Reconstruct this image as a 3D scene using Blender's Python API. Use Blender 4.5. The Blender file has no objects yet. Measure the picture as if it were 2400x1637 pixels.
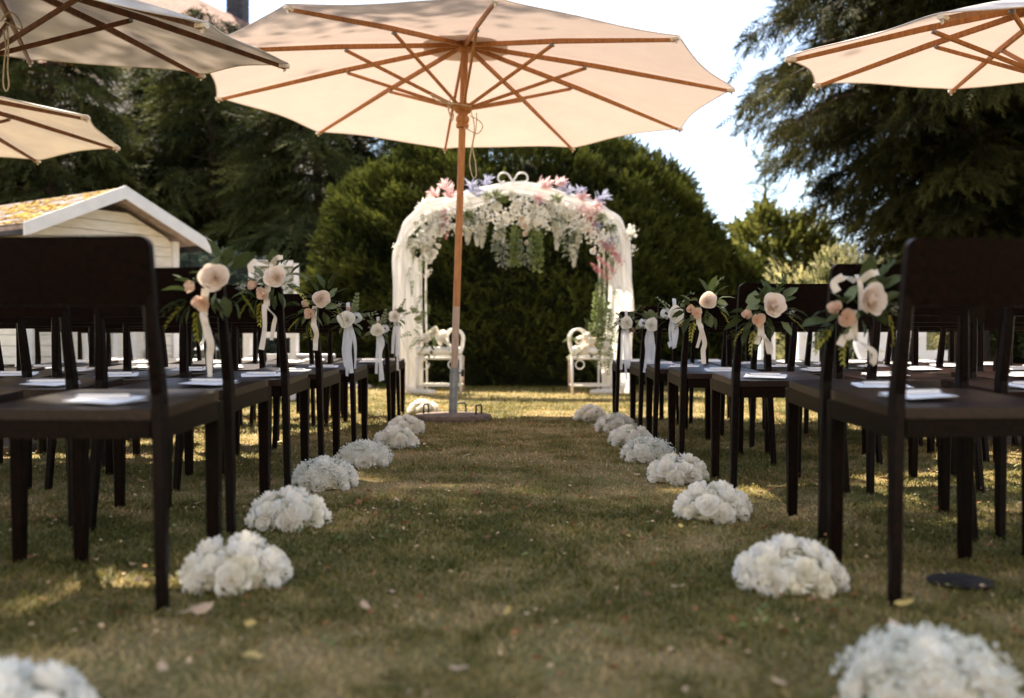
import bpy, math, random
import numpy as np
from mathutils import Vector, Matrix

R = math.radians
random.seed(7)
rng = np.random.default_rng(7)
scene = bpy.context.scene
col = scene.collection

# ------------------------------------------------------------------ camera
CAM_H, FPX, HOR = 0.58, 2333.0, 806.0
cam_d = bpy.data.cameras.new('camera')
cam = bpy.data.objects.new('camera', cam_d)
col.objects.link(cam)
cam.location = (0, 0, CAM_H)
cam.rotation_euler = (R(90) - math.atan(12.5 / FPX), 0, 0)
cam_d.sensor_width = 36.0
cam_d.lens = 35.0
cam_d.clip_start = 0.05
cam_d.clip_end = 3000
cam_d.dof.use_dof = True
cam_d.dof.focus_distance = 4.7
cam_d.dof.aperture_fstop = 2.0
scene.camera = cam

# ------------------------------------------------------------------ sky and sun
SUN = Vector((-0.36, 0.66, 1.0)).normalized()
SUN_EL = math.asin(SUN.z)
world = bpy.data.worlds.new('World')
scene.world = world
world.use_nodes = True
wn, wl = world.node_tree.nodes, world.node_tree.links
bg = wn['Background']
sky = wn.new('ShaderNodeTexSky')
sky.sky_type = 'NISHITA'
sky.sun_disc = False
sky.sun_elevation = SUN_EL
sky.sun_rotation = math.atan2(SUN.x, SUN.y)
sky.air_density = 1.0
sky.dust_density = 0.5
sky.ozone_density = 1.0
tc = wn.new('ShaderNodeTexCoord')
mp = wn.new('ShaderNodeMapping')
mp.inputs['Scale'].default_value = (1.0, 1.0, 2.6)
nz = wn.new('ShaderNodeTexNoise')
nz.inputs['Scale'].default_value = 2.2
nz.inputs['Detail'].default_value = 6.0
nz.inputs['Roughness'].default_value = 0.55
rp = wn.new('ShaderNodeValToRGB')
rp.color_ramp.elements[0].position = 0.30
rp.color_ramp.elements[1].position = 0.62
mx = wn.new('ShaderNodeMixRGB')
mx.inputs[2].default_value = (1.9, 2.0, 2.2, 1)
wl.new(tc.outputs['Generated'], mp.inputs['Vector'])
wl.new(mp.outputs['Vector'], nz.inputs['Vector'])
wl.new(nz.outputs['Fac'], rp.inputs['Fac'])
ms = wn.new('ShaderNodeMath'); ms.operation = 'MULTIPLY'; ms.inputs[1].default_value = 0.65
wl.new(rp.outputs['Color'], ms.inputs[0])
wl.new(ms.outputs[0], mx.inputs[0])
wl.new(sky.outputs['Color'], mx.inputs[1])
wl.new(mx.outputs['Color'], bg.inputs['Color'])
bg.inputs['Strength'].default_value = 0.06

sun_d = bpy.data.lights.new('sun', 'SUN')
sun_d.energy = 2.4
sun_d.angle = R(0.55)
sun_d.color = (1.0, 0.88, 0.70)
sun = bpy.data.objects.new('sun', sun_d)
col.objects.link(sun)
sun.rotation_euler = (-SUN).to_track_quat('-Z', 'Y').to_euler()

vs = scene.view_settings
vs.view_transform = 'Standard'
vs.look = 'None'
vs.exposure = 2.98
vs.gamma = 1.0
vs.use_curve_mapping = False
scene.cycles.max_bounces = 8
scene.cycles.transparent_max_bounces = 8
scene.cycles.sample_clamp_indirect = 6.0
scene.cycles.use_denoising = True

# ------------------------------------------------------------------ helpers
def tag(o, label=None, cat=None, group=None, kind=None):
    if label: o['label'] = label
    if cat: o['category'] = cat
    if group: o['group'] = group
    if kind: o['kind'] = kind
    return o

def empty(name, loc=(0, 0, 0), rz=0.0, parent=None):
    o = bpy.data.objects.new(name, None)
    o.empty_display_size = 0.05
    o.location = loc
    o.rotation_euler = (0, 0, rz)
    o.parent = parent
    col.objects.link(o)
    return o

def link(name, me, parent=None, loc=None, rot=None, scale=None):
    o = bpy.data.objects.new(name, me)
    o.parent = parent
    if loc is not None: o.location = loc
    if rot is not None: o.rotation_euler = rot
    if scale is not None:
        o.scale = (scale,) * 3 if isinstance(scale, (int, float)) else scale
    col.objects.link(o)
    return o

def mesh_np(name, V, F, mat=None, smooth=False, tint=None):
    """V (n,3), F (m,4) or (m,3) arrays -> mesh; tint = per-vertex float"""
    V = np.asarray(V, dtype=np.float32)
    F = np.asarray(F, dtype=np.int32)
    me = bpy.data.meshes.new(name)
    k = F.shape[1]
    me.vertices.add(len(V))
    me.vertices.foreach_set('co', V.ravel())
    me.loops.add(F.size)
    me.loops.foreach_set('vertex_index', F.ravel())
    me.polygons.add(len(F))
    me.polygons.foreach_set('loop_start', np.arange(0, F.size, k, dtype=np.int32))
    if smooth:
        me.polygons.foreach_set('use_smooth', np.ones(len(F), dtype=bool))
    me.update(calc_edges=True)
    if tint is not None:
        a = me.attributes.new('tint', 'FLOAT', 'POINT')
        a.data.foreach_set('value', np.asarray(tint, dtype=np.float32))
    if mat: me.materials.append(mat)
    return me

class MB:
    """collects faces of mixed size for one mesh"""
    def __init__(s):
        s.v, s.f = [], []
    def add(s, V, F):
        b = len(s.v)
        s.v += [tuple(p) for p in V]
        s.f += [tuple(i + b for i in f) for f in F]
        return s
    def box(s, c, size, M=None):
        x, y, z = (h / 2 for h in size)
        P = [Vector((sx * x, sy * y, sz * z)) for sz in (-1, 1) for sy in (-1, 1) for sx in (-1, 1)]
        if M is not None: P = [M @ p for p in P]
        P = [p + Vector(c) for p in P]
        return s.add(P, [(0, 2, 3, 1), (4, 5, 7, 6), (0, 1, 5, 4), (2, 6, 7, 3), (0, 4, 6, 2), (1, 3, 7, 5)])
    def tube(s, path, rad, n=8, cap=True, flat=1.0):
        path = [Vector(p) for p in path]
        m = len(path)
        rad = [rad] * m if isinstance(rad, (int, float)) else rad
        V, prev = [], None
        for i, p in enumerate(path):
            t = (path[min(i + 1, m - 1)] - path[max(i - 1, 0)])
            t = t.normalized() if t.length > 1e-9 else Vector((0, 0, 1))
            if prev is None:
                a = Vector((0, 0, 1)) if abs(t.z) < 0.9 else Vector((1, 0, 0))
                u = t.cross(a).normalized()
            else:
                u = (prev - t * prev.dot(t)).normalized()
            prev = u
            w = t.cross(u)
            for k in range(n):
                a = 2 * math.pi * k / n
                V.append(p + u * (math.cos(a) * rad[i]) + w * (math.sin(a) * rad[i] * flat))
        F = [(i * n + k, i * n + (k + 1) % n, (i + 1) * n + (k + 1) % n, (i + 1) * n + k) for i in range(m - 1) for k in range(n)]
        if cap:
            F += [tuple(range(n - 1, -1, -1)), tuple(range((m - 1) * n, m * n))]
        return s.add(V, F)
    def bar(s, path, w, d, side=Vector((1, 0, 0)), ch=0.003):
        """rectangular section swept along a path; w across 'side', d along the third axis"""
        path = [Vector(p) for p in path]
        m = len(path)
        w = [w] * m if isinstance(w, (int, float)) else w
        d = [d] * m if isinstance(d, (int, float)) else d
        V = []
        for i, p in enumerate(path):
            t = (path[min(i + 1, m - 1)] - path[max(i - 1, 0)]).normalized()
            u = (side - t * side.dot(t)).normalized()
            q = t.cross(u)
            a, b, c = w[i] / 2, d[i] / 2, ch
            for x, y in ((a - c, b), (a, b - c), (a, -b + c), (a - c, -b), (-a + c, -b), (-a, -b + c), (-a, b - c), (-a + c, b)):
                V.append(p + u * x + q * y)
        n = 8
        F = [(i * n + k, (i + 1) * n + k, (i + 1) * n + (k + 1) % n, i * n + (k + 1) % n) for i in range(m - 1) for k in range(n)]
        F += [tuple(range(n)), tuple(range(m * n - 1, (m - 1) * n - 1, -1))]
        return s.add(V, F)
    def lathe(s, prof, n=20, c=(0, 0, 0), cap=True):
        V = [(c[0] + r * math.cos(2 * math.pi * k / n), c[1] + r * math.sin(2 * math.pi * k / n), c[2] + z) for r, z in prof for k in range(n)]
        m = len(prof)
        F = [(i * n + k, i * n + (k + 1) % n, (i + 1) * n + (k + 1) % n, (i + 1) * n + k) for i in range(m - 1) for k in range(n)]
        if cap:
            F += [tuple(range(n - 1, -1, -1)), tuple(range((m - 1) * n, m * n))]
        return s.add(V, F)
    def mesh(s, name, mat, smooth=False, angle=None):
        me = bpy.data.meshes.new(name)
        me.from_pydata([tuple(p) for p in s.v], [], s.f)
        me.materials.append(mat)
        if smooth:
            me.polygons.foreach_set('use_smooth', [True] * len(me.polygons))
            if angle is not None:
                me.update()
                me.set_sharp_from_angle(angle=R(angle))
        me.update()
        return me
    def obj(s, name, mat, parent=None, smooth=False, angle=None, loc=None, rot=None):
        return link(name, s.mesh(name, mat, smooth, angle), parent, loc, rot)

def px(u, v, d):
    """world point seen at photo pixel (u,v of 2400x1637) at depth d"""
    a = math.atan(12.5 / FPX)
    x, y = (u - 1200) / FPX, -(v - 818.5) / FPX
    dy, dz = math.cos(a) + y * math.sin(a), y * math.cos(a) - math.sin(a)
    return Vector((x * d / dy, d, CAM_H + dz * d / dy))

def gnd(u, v, z=0.0):
    d = FPX * (CAM_H - z) / (v - HOR)
    return Vector(((u - 1200) / FPX * d, d, z))

# ------------------------------------------------------------------ materials
MAT = {}
def material(name, c1, c2=None, scale=20.0, rough=0.6, spec=0.4, transl=0.0, tcol=None, bump=0.0, bscale=None,
             stretch=None, tint=None, coat=0.0, metal=0.0, detail=4.0, lo=0.35, hi=0.65, objrand=0.0, sheer=0.0):
    m = bpy.data.materials.new(name)
    m.use_nodes = True
    N, L = m.node_tree.nodes, m.node_tree.links
    p = N['Principled BSDF']
    out = N['Material Output']
    p.inputs['Roughness'].default_value = rough
    p.inputs['Specular IOR Level'].default_value = spec
    p.inputs['Metallic'].default_value = metal
    p.inputs['Coat Weight'].default_value = coat
    p.inputs['Coat Roughness'].default_value = 0.25
    csock = None
    if c2 is not None:
        t = N.new('ShaderNodeTexCoord')
        mpn = N.new('ShaderNodeMapping')
        if stretch: mpn.inputs['Scale'].default_value = stretch
        n = N.new('ShaderNodeTexNoise')
        n.inputs['Scale'].default_value = scale
        n.inputs['Detail'].default_value = detail
        r = N.new('ShaderNodeValToRGB')
        r.color_ramp.elements[0].position = lo
        r.color_ramp.elements[1].position = hi
        r.color_ramp.elements[0].color = (*c1, 1)
        r.color_ramp.elements[1].color = (*c2, 1)
        L.new(t.outputs['Object'], mpn.inputs['Vector'])
        L.new(mpn.outputs['Vector'], n.inputs['Vector'])
        if tint:
            at = N.new('ShaderNodeAttribute'); at.attribute_name = 'tint'
            ad = N.new('ShaderNodeMath'); ad.operation = 'MULTIPLY_ADD'
            ad.inputs[1].default_value = tint
            sb = N.new('ShaderNodeMath'); sb.operation = 'SUBTRACT'; sb.inputs[1].default_value = 0.5
            L.new(at.outputs['Fac'], sb.inputs[0])
            L.new(sb.outputs[0], ad.inputs[0])
            L.new(n.outputs['Fac'], ad.inputs[2])
            L.new(ad.outputs[0], r.inputs['Fac'])
        else:
            L.new(n.outputs['Fac'], r.inputs['Fac'])
        csock = r.outputs['Color']
        if objrand:
            oi = N.new('ShaderNodeObjectInfo')
            hs = N.new('ShaderNodeHueSaturation')
            mr = N.new('ShaderNodeMapRange')
            mr.inputs['To Min'].default_value = 1 - objrand
            mr.inputs['To Max'].default_value = 1 + objrand
            L.new(oi.outputs['Random'], mr.inputs['Value'])
            L.new(mr.outputs['Result'], hs.inputs['Value'])
            L.new(csock, hs.inputs['Color'])
            csock = hs.outputs['Color']
        L.new(csock, p.inputs['Base Color'])
        if bump:
            b = N.new('ShaderNodeBump')
            b.inputs['Strength'].default_value = bump
            b.inputs['Distance'].default_value = 0.01
            nb = n
            if bscale:
                nb = N.new('ShaderNodeTexNoise')
                nb.inputs['Scale'].default_value = bscale
                nb.inputs['Detail'].default_value = 5.0
                L.new(mpn.outputs['Vector'], nb.inputs['Vector'])
            L.new(nb.outputs['Fac'], b.inputs['Height'])
            L.new(b.outputs['Normal'], p.inputs['Normal'])
    else:
        p.inputs['Base Color'].default_value = (*c1, 1)
    last = p.outputs['BSDF']
    if transl:
        tr = N.new('ShaderNodeBsdfTranslucent')
        if tcol is not None:
            tr.inputs['Color'].default_value = (*tcol, 1)
        elif csock is not None:
            L.new(csock, tr.inputs['Color'])
        else:
            tr.inputs['Color'].default_value = (*c1, 1)
        mxs = N.new('ShaderNodeMixShader')
        mxs.inputs[0].default_value = transl
        L.new(last, mxs.inputs[1])
        L.new(tr.outputs[0], mxs.inputs[2])
        last = mxs.outputs[0]
    if sheer:
        tp = N.new('ShaderNodeBsdfTransparent')
        mxs = N.new('ShaderNodeMixShader')
        mxs.inputs[0].default_value = sheer
        L.new(last, mxs.inputs[1])
        L.new(tp.outputs[0], mxs.inputs[2])
        last = mxs.outputs[0]
    L.new(last, out.inputs['Surface'])
    MAT[name] = m
    return m

M_chair = material('stained_wood', (0.0012, 0.0006, 0.0005), (0.008, 0.0026, 0.0018), 14, 0.36, 0.08, stretch=(6, 1, 6), bump=0.08, objrand=0.25)
M_seat = material('seat_lacquer', (0.004, 0.0015, 0.0011), (0.020, 0.0058, 0.0038), 14, 0.30, 0.30, stretch=(6, 1, 6), bump=0.06, objrand=0.25)
M_canvas = material('canvas', (0.64, 0.575, 0.53), (0.75, 0.70, 0.66), 2.6, 0.85, 0.1, transl=0.24, tcol=(0.64, 0.505, 0.455), bump=0.15, bscale=260)
M_canvas_old = material('canvas_weathered', (0.42, 0.37, 0.31), (0.72, 0.67, 0.61), 2.2, 0.85, 0.1, transl=0.17, tcol=(0.50, 0.42, 0.37), bump=0.15, bscale=260, detail=8, lo=0.3, hi=0.56)
M_teak = material('teak', (0.30, 0.115, 0.03), (0.46, 0.19, 0.055), 9, 0.5, 0.4, stretch=(8, 8, 1), bump=0.1)
M_teak_dark = material('teak_dark', (0.10, 0.035, 0.012), (0.19, 0.07, 0.024), 9, 0.5, 0.4, stretch=(4, 4, 1), bump=0.1)
M_teak_pale = material('teak_pale', (0.36, 0.25, 0.18), (0.50, 0.37, 0.28), 12, 0.65, 0.3, stretch=(8, 8, 1), bump=0.15)
M_steel = material('galvanised_steel', (0.20, 0.21, 0.22), (0.32, 0.33, 0.34), 18, 0.45, 0.5, metal=0.6)
M_dkmetal = material('dark_metal', (0.04, 0.04, 0.04), (0.08, 0.075, 0.07), 20, 0.45, 0.5, metal=0.7)
M_conc = material('base_slab', (0.10, 0.075, 0.058), (0.20, 0.15, 0.12), 16, 0.85, 0.2, bump=0.5, bscale=60)
M_rope = material('rope', (0.45, 0.36, 0.26), (0.60, 0.50, 0.38), 60, 0.9, 0.1)
M_petal_w = material('petal_white', (0.89, 0.865, 0.80), (0.93, 0.905, 0.85), 12, 0.6, 0.12, transl=0.38, tcol=(0.95, 0.90, 0.80))
M_petal_c = material('petal_cream', (0.84, 0.80, 0.68), (0.89, 0.86, 0.76), 12, 0.6, 0.2, transl=0.25)
M_petal_p = material('petal_peach', (0.90, 0.77, 0.65), (0.93, 0.86, 0.79), 10, 0.6, 0.15, transl=0.38, tcol=(0.93, 0.78, 0.64))
M_petal_dp = material('petal_deep_peach', (0.88, 0.62, 0.44), (0.92, 0.78, 0.65), 14, 0.6, 0.15, transl=0.35)
M_filler = material('filler_blossom', (0.80, 0.78, 0.64), (0.89, 0.87, 0.78), 30, 0.7, 0.2, transl=0.25)
M_breath = material('baby_breath', (0.82, 0.82, 0.74), None, rough=0.7, transl=0.2)
M_stem = material('stem_green', (0.06, 0.10, 0.03), (0.10, 0.15, 0.05), 20, 0.6)
M_leaf_d = material('leaf_dark', (0.040, 0.055, 0.018), (0.075, 0.095, 0.034), 20, 0.6, 0.15, transl=0.2)
M_leaf_y = material('leaf_yellow', (0.30, 0.27, 0.03), (0.48, 0.42, 0.06), 20, 0.5, 0.3, transl=0.35)
M_leaf_e = material('leaf_eucalyptus', (0.14, 0.17, 0.08), (0.24, 0.27, 0.14), 20, 0.6, 0.15, transl=0.3)
M_berry = material('berry_pink', (0.45, 0.07, 0.09), (0.60, 0.16, 0.17), 30, 0.45)
M_ribbon_c = material('ribbon_cream', (0.78, 0.68, 0.56), (0.84, 0.75, 0.64), 30, 0.5, 0.3, transl=0.3)
M_ribbon_w = material('ribbon_white', (0.80, 0.81, 0.86), (0.86, 0.87, 0.9), 30, 0.5, 0.3, transl=0.35, sheer=0.2)
M_drape = material('drape_white', (0.86, 0.84, 0.81), (0.90, 0.88, 0.86), 4, 0.8, 0.1, transl=0.5, tcol=(0.95, 0.92, 0.88), sheer=0.16)
M_whitemetal = material('white_painted_metal', (0.70, 0.66, 0.60), (0.80, 0.77, 0.72), 16, 0.45, 0.4)
M_rust = material('rusty_white_metal', (0.30, 0.17, 0.10), (0.60, 0.48, 0.38), 14, 0.6, 0.3)
M_cushion = material('cushion_white', (0.78, 0.76, 0.74), (0.84, 0.83, 0.81), 20, 0.85, 0.1)
M_pink = material('leaf_pink', (0.84, 0.52, 0.52), (0.92, 0.74, 0.72), 18, 0.6, 0.2, transl=0.3)
M_dpink = material('astilbe_pink', (0.55, 0.20, 0.22), (0.74, 0.42, 0.42), 18, 0.7, 0.2, transl=0.3)
M_blue = material('leaf_blue', (0.38, 0.39, 0.54), (0.54, 0.55, 0.68), 18, 0.6, 0.2, transl=0.3)
M_wist = material('wisteria_white', (0.52, 0.52, 0.44), (0.72, 0.70, 0.60), 25, 0.7, 0.2, transl=0.25)
M_fern = material('fern_green', (0.13, 0.17, 0.05), (0.24, 0.28, 0.10), 15, 0.6, 0.2, transl=0.35)
M_greyleaf = material('leaf_greygreen', (0.16, 0.18, 0.13), (0.28, 0.29, 0.22), 15, 0.6, 0.2, transl=0.3)
M_paper = material('paper', (0.80, 0.79, 0.80), (0.84, 0.83, 0.84), 8, 0.6, 0.3)
M_pen = material('pen_white', (0.75, 0.74, 0.74), None, rough=0.25)
M_penm = material('pen_metal', (0.6, 0.6, 0.62), None, rough=0.2, metal=1.0)
M_shedw = material('shed_paint', (0.66, 0.62, 0.54), (0.76, 0.73, 0.66), 6, 0.6, 0.3, bump=0.15, bscale=40, stretch=(1, 1, 5), objrand=0.04)
M_trim = material('trim_paint', (0.70, 0.70, 0.71), (0.80, 0.80, 0.80), 5, 0.5, 0.35, bump=0.1, bscale=30)
M_shingle = material('roof_felt', (0.22, 0.17, 0.15), (0.36, 0.29, 0.26), 9, 0.9, 0.1, bump=0.4, bscale=80, objrand=0.2)
M_moss = material('yellow_moss', (0.34, 0.20, 0.04), (0.56, 0.38, 0.10), 9, 0.95, 0.1, bump=0.5, bscale=70)
M_glass = material('dark_glass', (0.015, 0.017, 0.02), None, rough=0.08, spec=0.6)
M_bark = material('bark', (0.045, 0.032, 0.024), (0.11, 0.08, 0.06), 12, 0.9, 0.15, bump=0.8, stretch=(3, 3, 0.6))
M_yew = material('yew_needles', (0.012, 0.018, 0.004), (0.095, 0.108, 0.020), 1.3, 0.8, 0.1, transl=0.3, tint=0.75, lo=0.3, hi=0.72)
M_shadecore = material('interior_shade', (0.010, 0.012, 0.006), (0.02, 0.022, 0.010), 6, 0.95, 0.05, bump=1.0, bscale=14)
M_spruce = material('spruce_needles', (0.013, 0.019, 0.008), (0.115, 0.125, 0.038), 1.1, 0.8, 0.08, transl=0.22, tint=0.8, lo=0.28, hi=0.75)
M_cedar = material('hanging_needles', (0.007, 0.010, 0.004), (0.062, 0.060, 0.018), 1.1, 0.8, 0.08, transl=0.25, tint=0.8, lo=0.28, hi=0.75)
M_lime = material('light_shrub_leaf', (0.07, 0.085, 0.018), (0.22, 0.22, 0.05), 2.2, 0.55, 0.3, transl=0.4, tint=0.8, lo=0.25, hi=0.75)
M_varieg = material('variegated_leaf', (0.04, 0.06, 0.01), (0.55, 0.50, 0.24), 6, 0.4, 0.5, transl=0.35, tint=1.1, lo=0.3, hi=0.7)
M_bluebush = material('blue_green_bush', (0.035, 0.055, 0.045), (0.11, 0.14, 0.11), 2.5, 0.6, 0.25, transl=0.25, tint=0.8, lo=0.25, hi=0.75)
M_maple = material('shade_tree_leaf', (0.07, 0.085, 0.025), (0.12, 0.13, 0.04), 2.0, 0.55, 0.3, transl=0.45, tint=0.6)
M_letter = material('letter_white', (0.72, 0.72, 0.74), (0.80, 0.80, 0.82), 8, 0.5, 0.3)
M_bulb = material('bulb_glass', (0.82, 0.80, 0.74), None, rough=0.2, spec=0.6)
M_wallp = material('render_wall', (0.55, 0.47, 0.41), (0.66, 0.58, 0.52), 4, 0.9, 0.15, bump=0.2, bscale=60)
M_added_house = material('added_house_cream', (0.70, 0.63, 0.53), (0.78, 0.72, 0.63), 2, 0.9, 0.1, bump=0.2, bscale=50)
M_tile = material('roof_tile', (0.16, 0.075, 0.055), (0.30, 0.15, 0.11), 5, 0.85, 0.15, bump=0.6, bscale=16)
M_tile_red = material('roof_tile_red', (0.34, 0.16, 0.11), (0.46, 0.25, 0.18), 3, 0.85, 0.15)
M_chim = material('chimney', (0.035, 0.033, 0.036), (0.07, 0.066, 0.07), 8, 0.8, 0.2)
M_paving = material('paving', (0.42, 0.37, 0.32), (0.56, 0.50, 0.44), 3, 0.85, 0.2, bump=0.3, bscale=50)
M_leafbrown = material('fallen_leaf_brown', (0.20, 0.085, 0.035), (0.34, 0.17, 0.08), 40, 0.75, 0.15, transl=0.2, objrand=0.3)
M_leafpale = material('fallen_leaf_pale', (0.55, 0.36, 0.22), (0.68, 0.50, 0.35), 40, 0.75, 0.15, transl=0.2, objrand=0.2)
M_leafyel = material('fallen_leaf_yellow', (0.50, 0.34, 0.09), (0.62, 0.46, 0.18), 40, 0.7, 0.15, transl=0.25, objrand=0.2)
M_drain = material('dark_cover', (0.012, 0.010, 0.010), (0.03, 0.024, 0.022), 30, 0.8, 0.2, bump=0.4)
M_lantern = material('lantern_grey', (0.22, 0.24, 0.26), (0.32, 0.34, 0.36), 15, 0.5, 0.4)
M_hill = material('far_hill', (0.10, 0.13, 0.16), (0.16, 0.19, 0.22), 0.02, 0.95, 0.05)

# grass blades carry their own colour from straw to green
def grass_material():
    m = bpy.data.materials.new('grass_blades')
    m.use_nodes = True
    N, L = m.node_tree.nodes, m.node_tree.links
    p = N['Principled BSDF']
    p.inputs['Roughness'].default_value = 0.6
    p.inputs['Specular IOR Level'].default_value = 0.25
    at = N.new('ShaderNodeAttribute'); at.attribute_name = 'tint'
    r = N.new('ShaderNodeValToRGB')
    e = r.color_ramp.elements
    e[0].position, e[0].color = 0.0, (0.105, 0.106, 0.023, 1)
    e[1].position, e[1].color = 1.0, (0.56, 0.41, 0.20, 1)
    k = e.new(0.42); k.color = (0.22, 0.19, 0.056, 1)
    k = e.new(0.72); k.color = (0.35, 0.27, 0.105, 1)
    L.new(at.outputs['Fac'], r.inputs['Fac'])
    L.new(r.outputs['Color'], p.inputs['Base Color'])
    tr = N.new('ShaderNodeBsdfTranslucent')
    L.new(r.outputs['Color'], tr.inputs['Color'])
    mxs = N.new('ShaderNodeMixShader'); mxs.inputs[0].default_value = 0.42
    L.new(p.outputs['BSDF'], mxs.inputs[1]); L.new(tr.outputs[0], mxs.inputs[2])
    L.new(mxs.outputs[0], N['Material Output'].inputs['Surface'])
    return m
M_grass = grass_material()

def ground_material():
    m = bpy.data.materials.new('lawn_soil')
    m.use_nodes = True
    N, L = m.node_tree.nodes, m.node_tree.links
    p = N['Principled BSDF']
    p.inputs['Roughness'].default_value = 0.9
    p.inputs['Specular IOR Level'].default_value = 0.1
    t = N.new('ShaderNodeTexCoord')
    n1 = N.new('ShaderNodeTexNoise'); n1.inputs['Scale'].default_value = 3.0; n1.inputs['Detail'].default_value = 6
    n2 = N.new('ShaderNodeTexNoise'); n2.inputs['Scale'].default_value = 90.0; n2.inputs['Detail'].default_value = 5
    r1 = N.new('ShaderNodeValToRGB')
    e = r1.color_ramp.elements
    e[0].position, e[0].color = 0.36, (0.17, 0.15, 0.055, 1)
    e[1].position, e[1].color = 0.66, (0.31, 0.225, 0.11, 1)
    r2 = N.new('ShaderNodeValToRGB')
    r2.color_ramp.elements[0].position = 0.3; r2.color_ramp.elements[0].color = (0.35, 0.35, 0.35, 1)
    r2.color_ramp.elements[1].position = 0.7; r2.color_ramp.elements[1].color = (1.5, 1.45, 1.35, 1)
    mu = N.new('ShaderNodeMixRGB'); mu.blend_type = 'MULTIPLY'; mu.inputs[0].default_value = 1.0
    b = N.new('ShaderNodeBump'); b.inputs['Strength'].default_value = 0.8; b.inputs['Distance'].default_value = 0.015
    for n in (n1, n2): L.new(t.outputs['Object'], n.inputs['Vector'])
    L.new(n1.outputs['Fac'], r1.inputs['Fac']); L.new(n2.outputs['Fac'], r2.inputs['Fac'])
    L.new(r1.outputs['Color'], mu.inputs[1]); L.new(r2.outputs['Color'], mu.inputs[2])
    L.new(mu.outputs['Color'], p.inputs['Base Color'])
    L.new(n2.outputs['Fac'], b.inputs['Height']); L.new(b.outputs['Normal'], p.inputs['Normal'])
    return m
M_ground = ground_material()

# ------------------------------------------------------------------ scatter of sprays / leaves (one mesh)
def frames(D, roll):
    D = D / np.linalg.norm(D, axis=1, keepdims=True)
    up = np.tile(np.array([0, 0, 1.0]), (len(D), 1))
    bad = np.abs(D[:, 2]) > 0.95
    up[bad] = (1, 0, 0)
    S = np.cross(up, D); S /= np.linalg.norm(S, axis=1, keepdims=True)
    U = np.cross(D, S)
    c, s = np.cos(roll)[:, None], np.sin(roll)[:, None]
    return D, S * c + U * s, U * c - S * s

def scatter(name, tmpl, P, D, sc, mat, parent=None, roll=None, tint=None, smooth=False):
    TV, TF = tmpl
    n = len(P)
    roll = rng.uniform(-math.pi, math.pi, n) if roll is None else roll
    A, B, C = frames(np.asarray(D, float), roll)
    sc = np.broadcast_to(np.asarray(sc, float), (n,))
    V = (A[:, None, :] * TV[None, :, 0:1] + B[:, None, :] * TV[None, :, 1:2] + C[:, None, :] * TV[None, :, 2:3]) * sc[:, None, None] + np.asarray(P)[:, None, :]
    F = TF[None] + (np.arange(n) * len(TV))[:, None, None]
    tint = rng.random(n) if tint is None else tint
    me = mesh_np(name, V.reshape(-1, 3), F.reshape(-1, TF.shape[1]), mat, smooth, np.repeat(tint, len(TV)))
    return link(name, me, parent)

def spray(n=9, L=1.0, ll=0.34, lw=0.05, ang=50, curve=-0.15, seed=0, lift=0.1):
    """twig along +X with leaflets on both sides, quads"""
    r = np.random.default_rng(seed)
    V, F = [], []
    for i in range(n):
        t = (i + 0.6) / n
        x, z = t * L, curve * t * t
        side = 1 if i % 2 else -1
        a = R(ang) * (1 - 0.55 * t) * side
        l = ll * (1 - 0.5 * t) * r.uniform(0.8, 1.15)
        d = np.array([math.cos(a), math.sin(a), r.uniform(-lift, lift)])
        q = np.array([-math.sin(a), math.cos(a), r.uniform(-0.6, 0.6)]); q /= np.linalg.norm(q)
        o = np.array([x, 0, z])
        b = len(V)
        V += [o - q * lw * 0.9, o + d * l * 1.05, o + q * lw * 0.9]
        F.append((b, b + 1, b + 2))
    # the tip
    b = len(V); o = np.array([0.75 * L, 0, curve * 0.56]); e = np.array([1.12 * L, 0, curve * 1.2])
    V += [o - (0, lw, 0), e, o + (0, lw, 0)]
    F.append((b, b + 1, b + 2))
    return np.array(V), np.array(F)

LEAF = (np.array([(0, 0, 0), (0.35, -0.22, 0.06), (0.72, -0.17, 0.03), (1, 0, -0.06), (0.72, 0.17, 0.03), (0.35, 0.22, 0.06), (0.4, 0, 0.0), (0.75, 0, -0.02)]),
        np.array([(0, 1, 6, 5), (1, 2, 7, 6), (6, 7, 4, 5), (2, 3, 4, 7)]))
QUADLEAF = (np.array([(0, 0, 0), (0.45, -0.3, 0.05), (1, 0, -0.05), (0.45, 0.3, 0.05)]), np.array([(0, 1, 2, 3)]))
def leaf_mesh(name, mat, w=1.0, curl=0.0):
    V = LEAF[0].copy(); V[:, 1] *= w; V[:, 2] -= curl * V[:, 0] ** 2
    return mesh_np(name, V, LEAF[1], mat, True)

def octa(r=1.0):
    V = np.array([(1, 0, 0), (-1, 0, 0), (0, 1, 0), (0, -1, 0), (0, 0, 1), (0, 0, -1)], float) * r
    F = np.array([(0, 2, 4), (2, 1, 4), (1, 3, 4), (3, 0, 4), (2, 0, 5), (1, 2, 5), (3, 1, 5), (0, 3, 5)])
    return V, F

def unit(v):
    v = np.asarray(v, float)
    return v / np.linalg.norm(v, axis=-1, keepdims=True)

# ================================================================== SETTING
gm = MB()
gs = 600.0
gm.add([(-gs, -gs, 0), (gs, -gs, 0), (gs, gs, 0), (-gs, gs, 0)], [(0, 1, 2, 3)])
tag(gm.obj('ground', M_ground), 'olive brown lawn under the whole ceremony', 'lawn', kind='structure')

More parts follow.
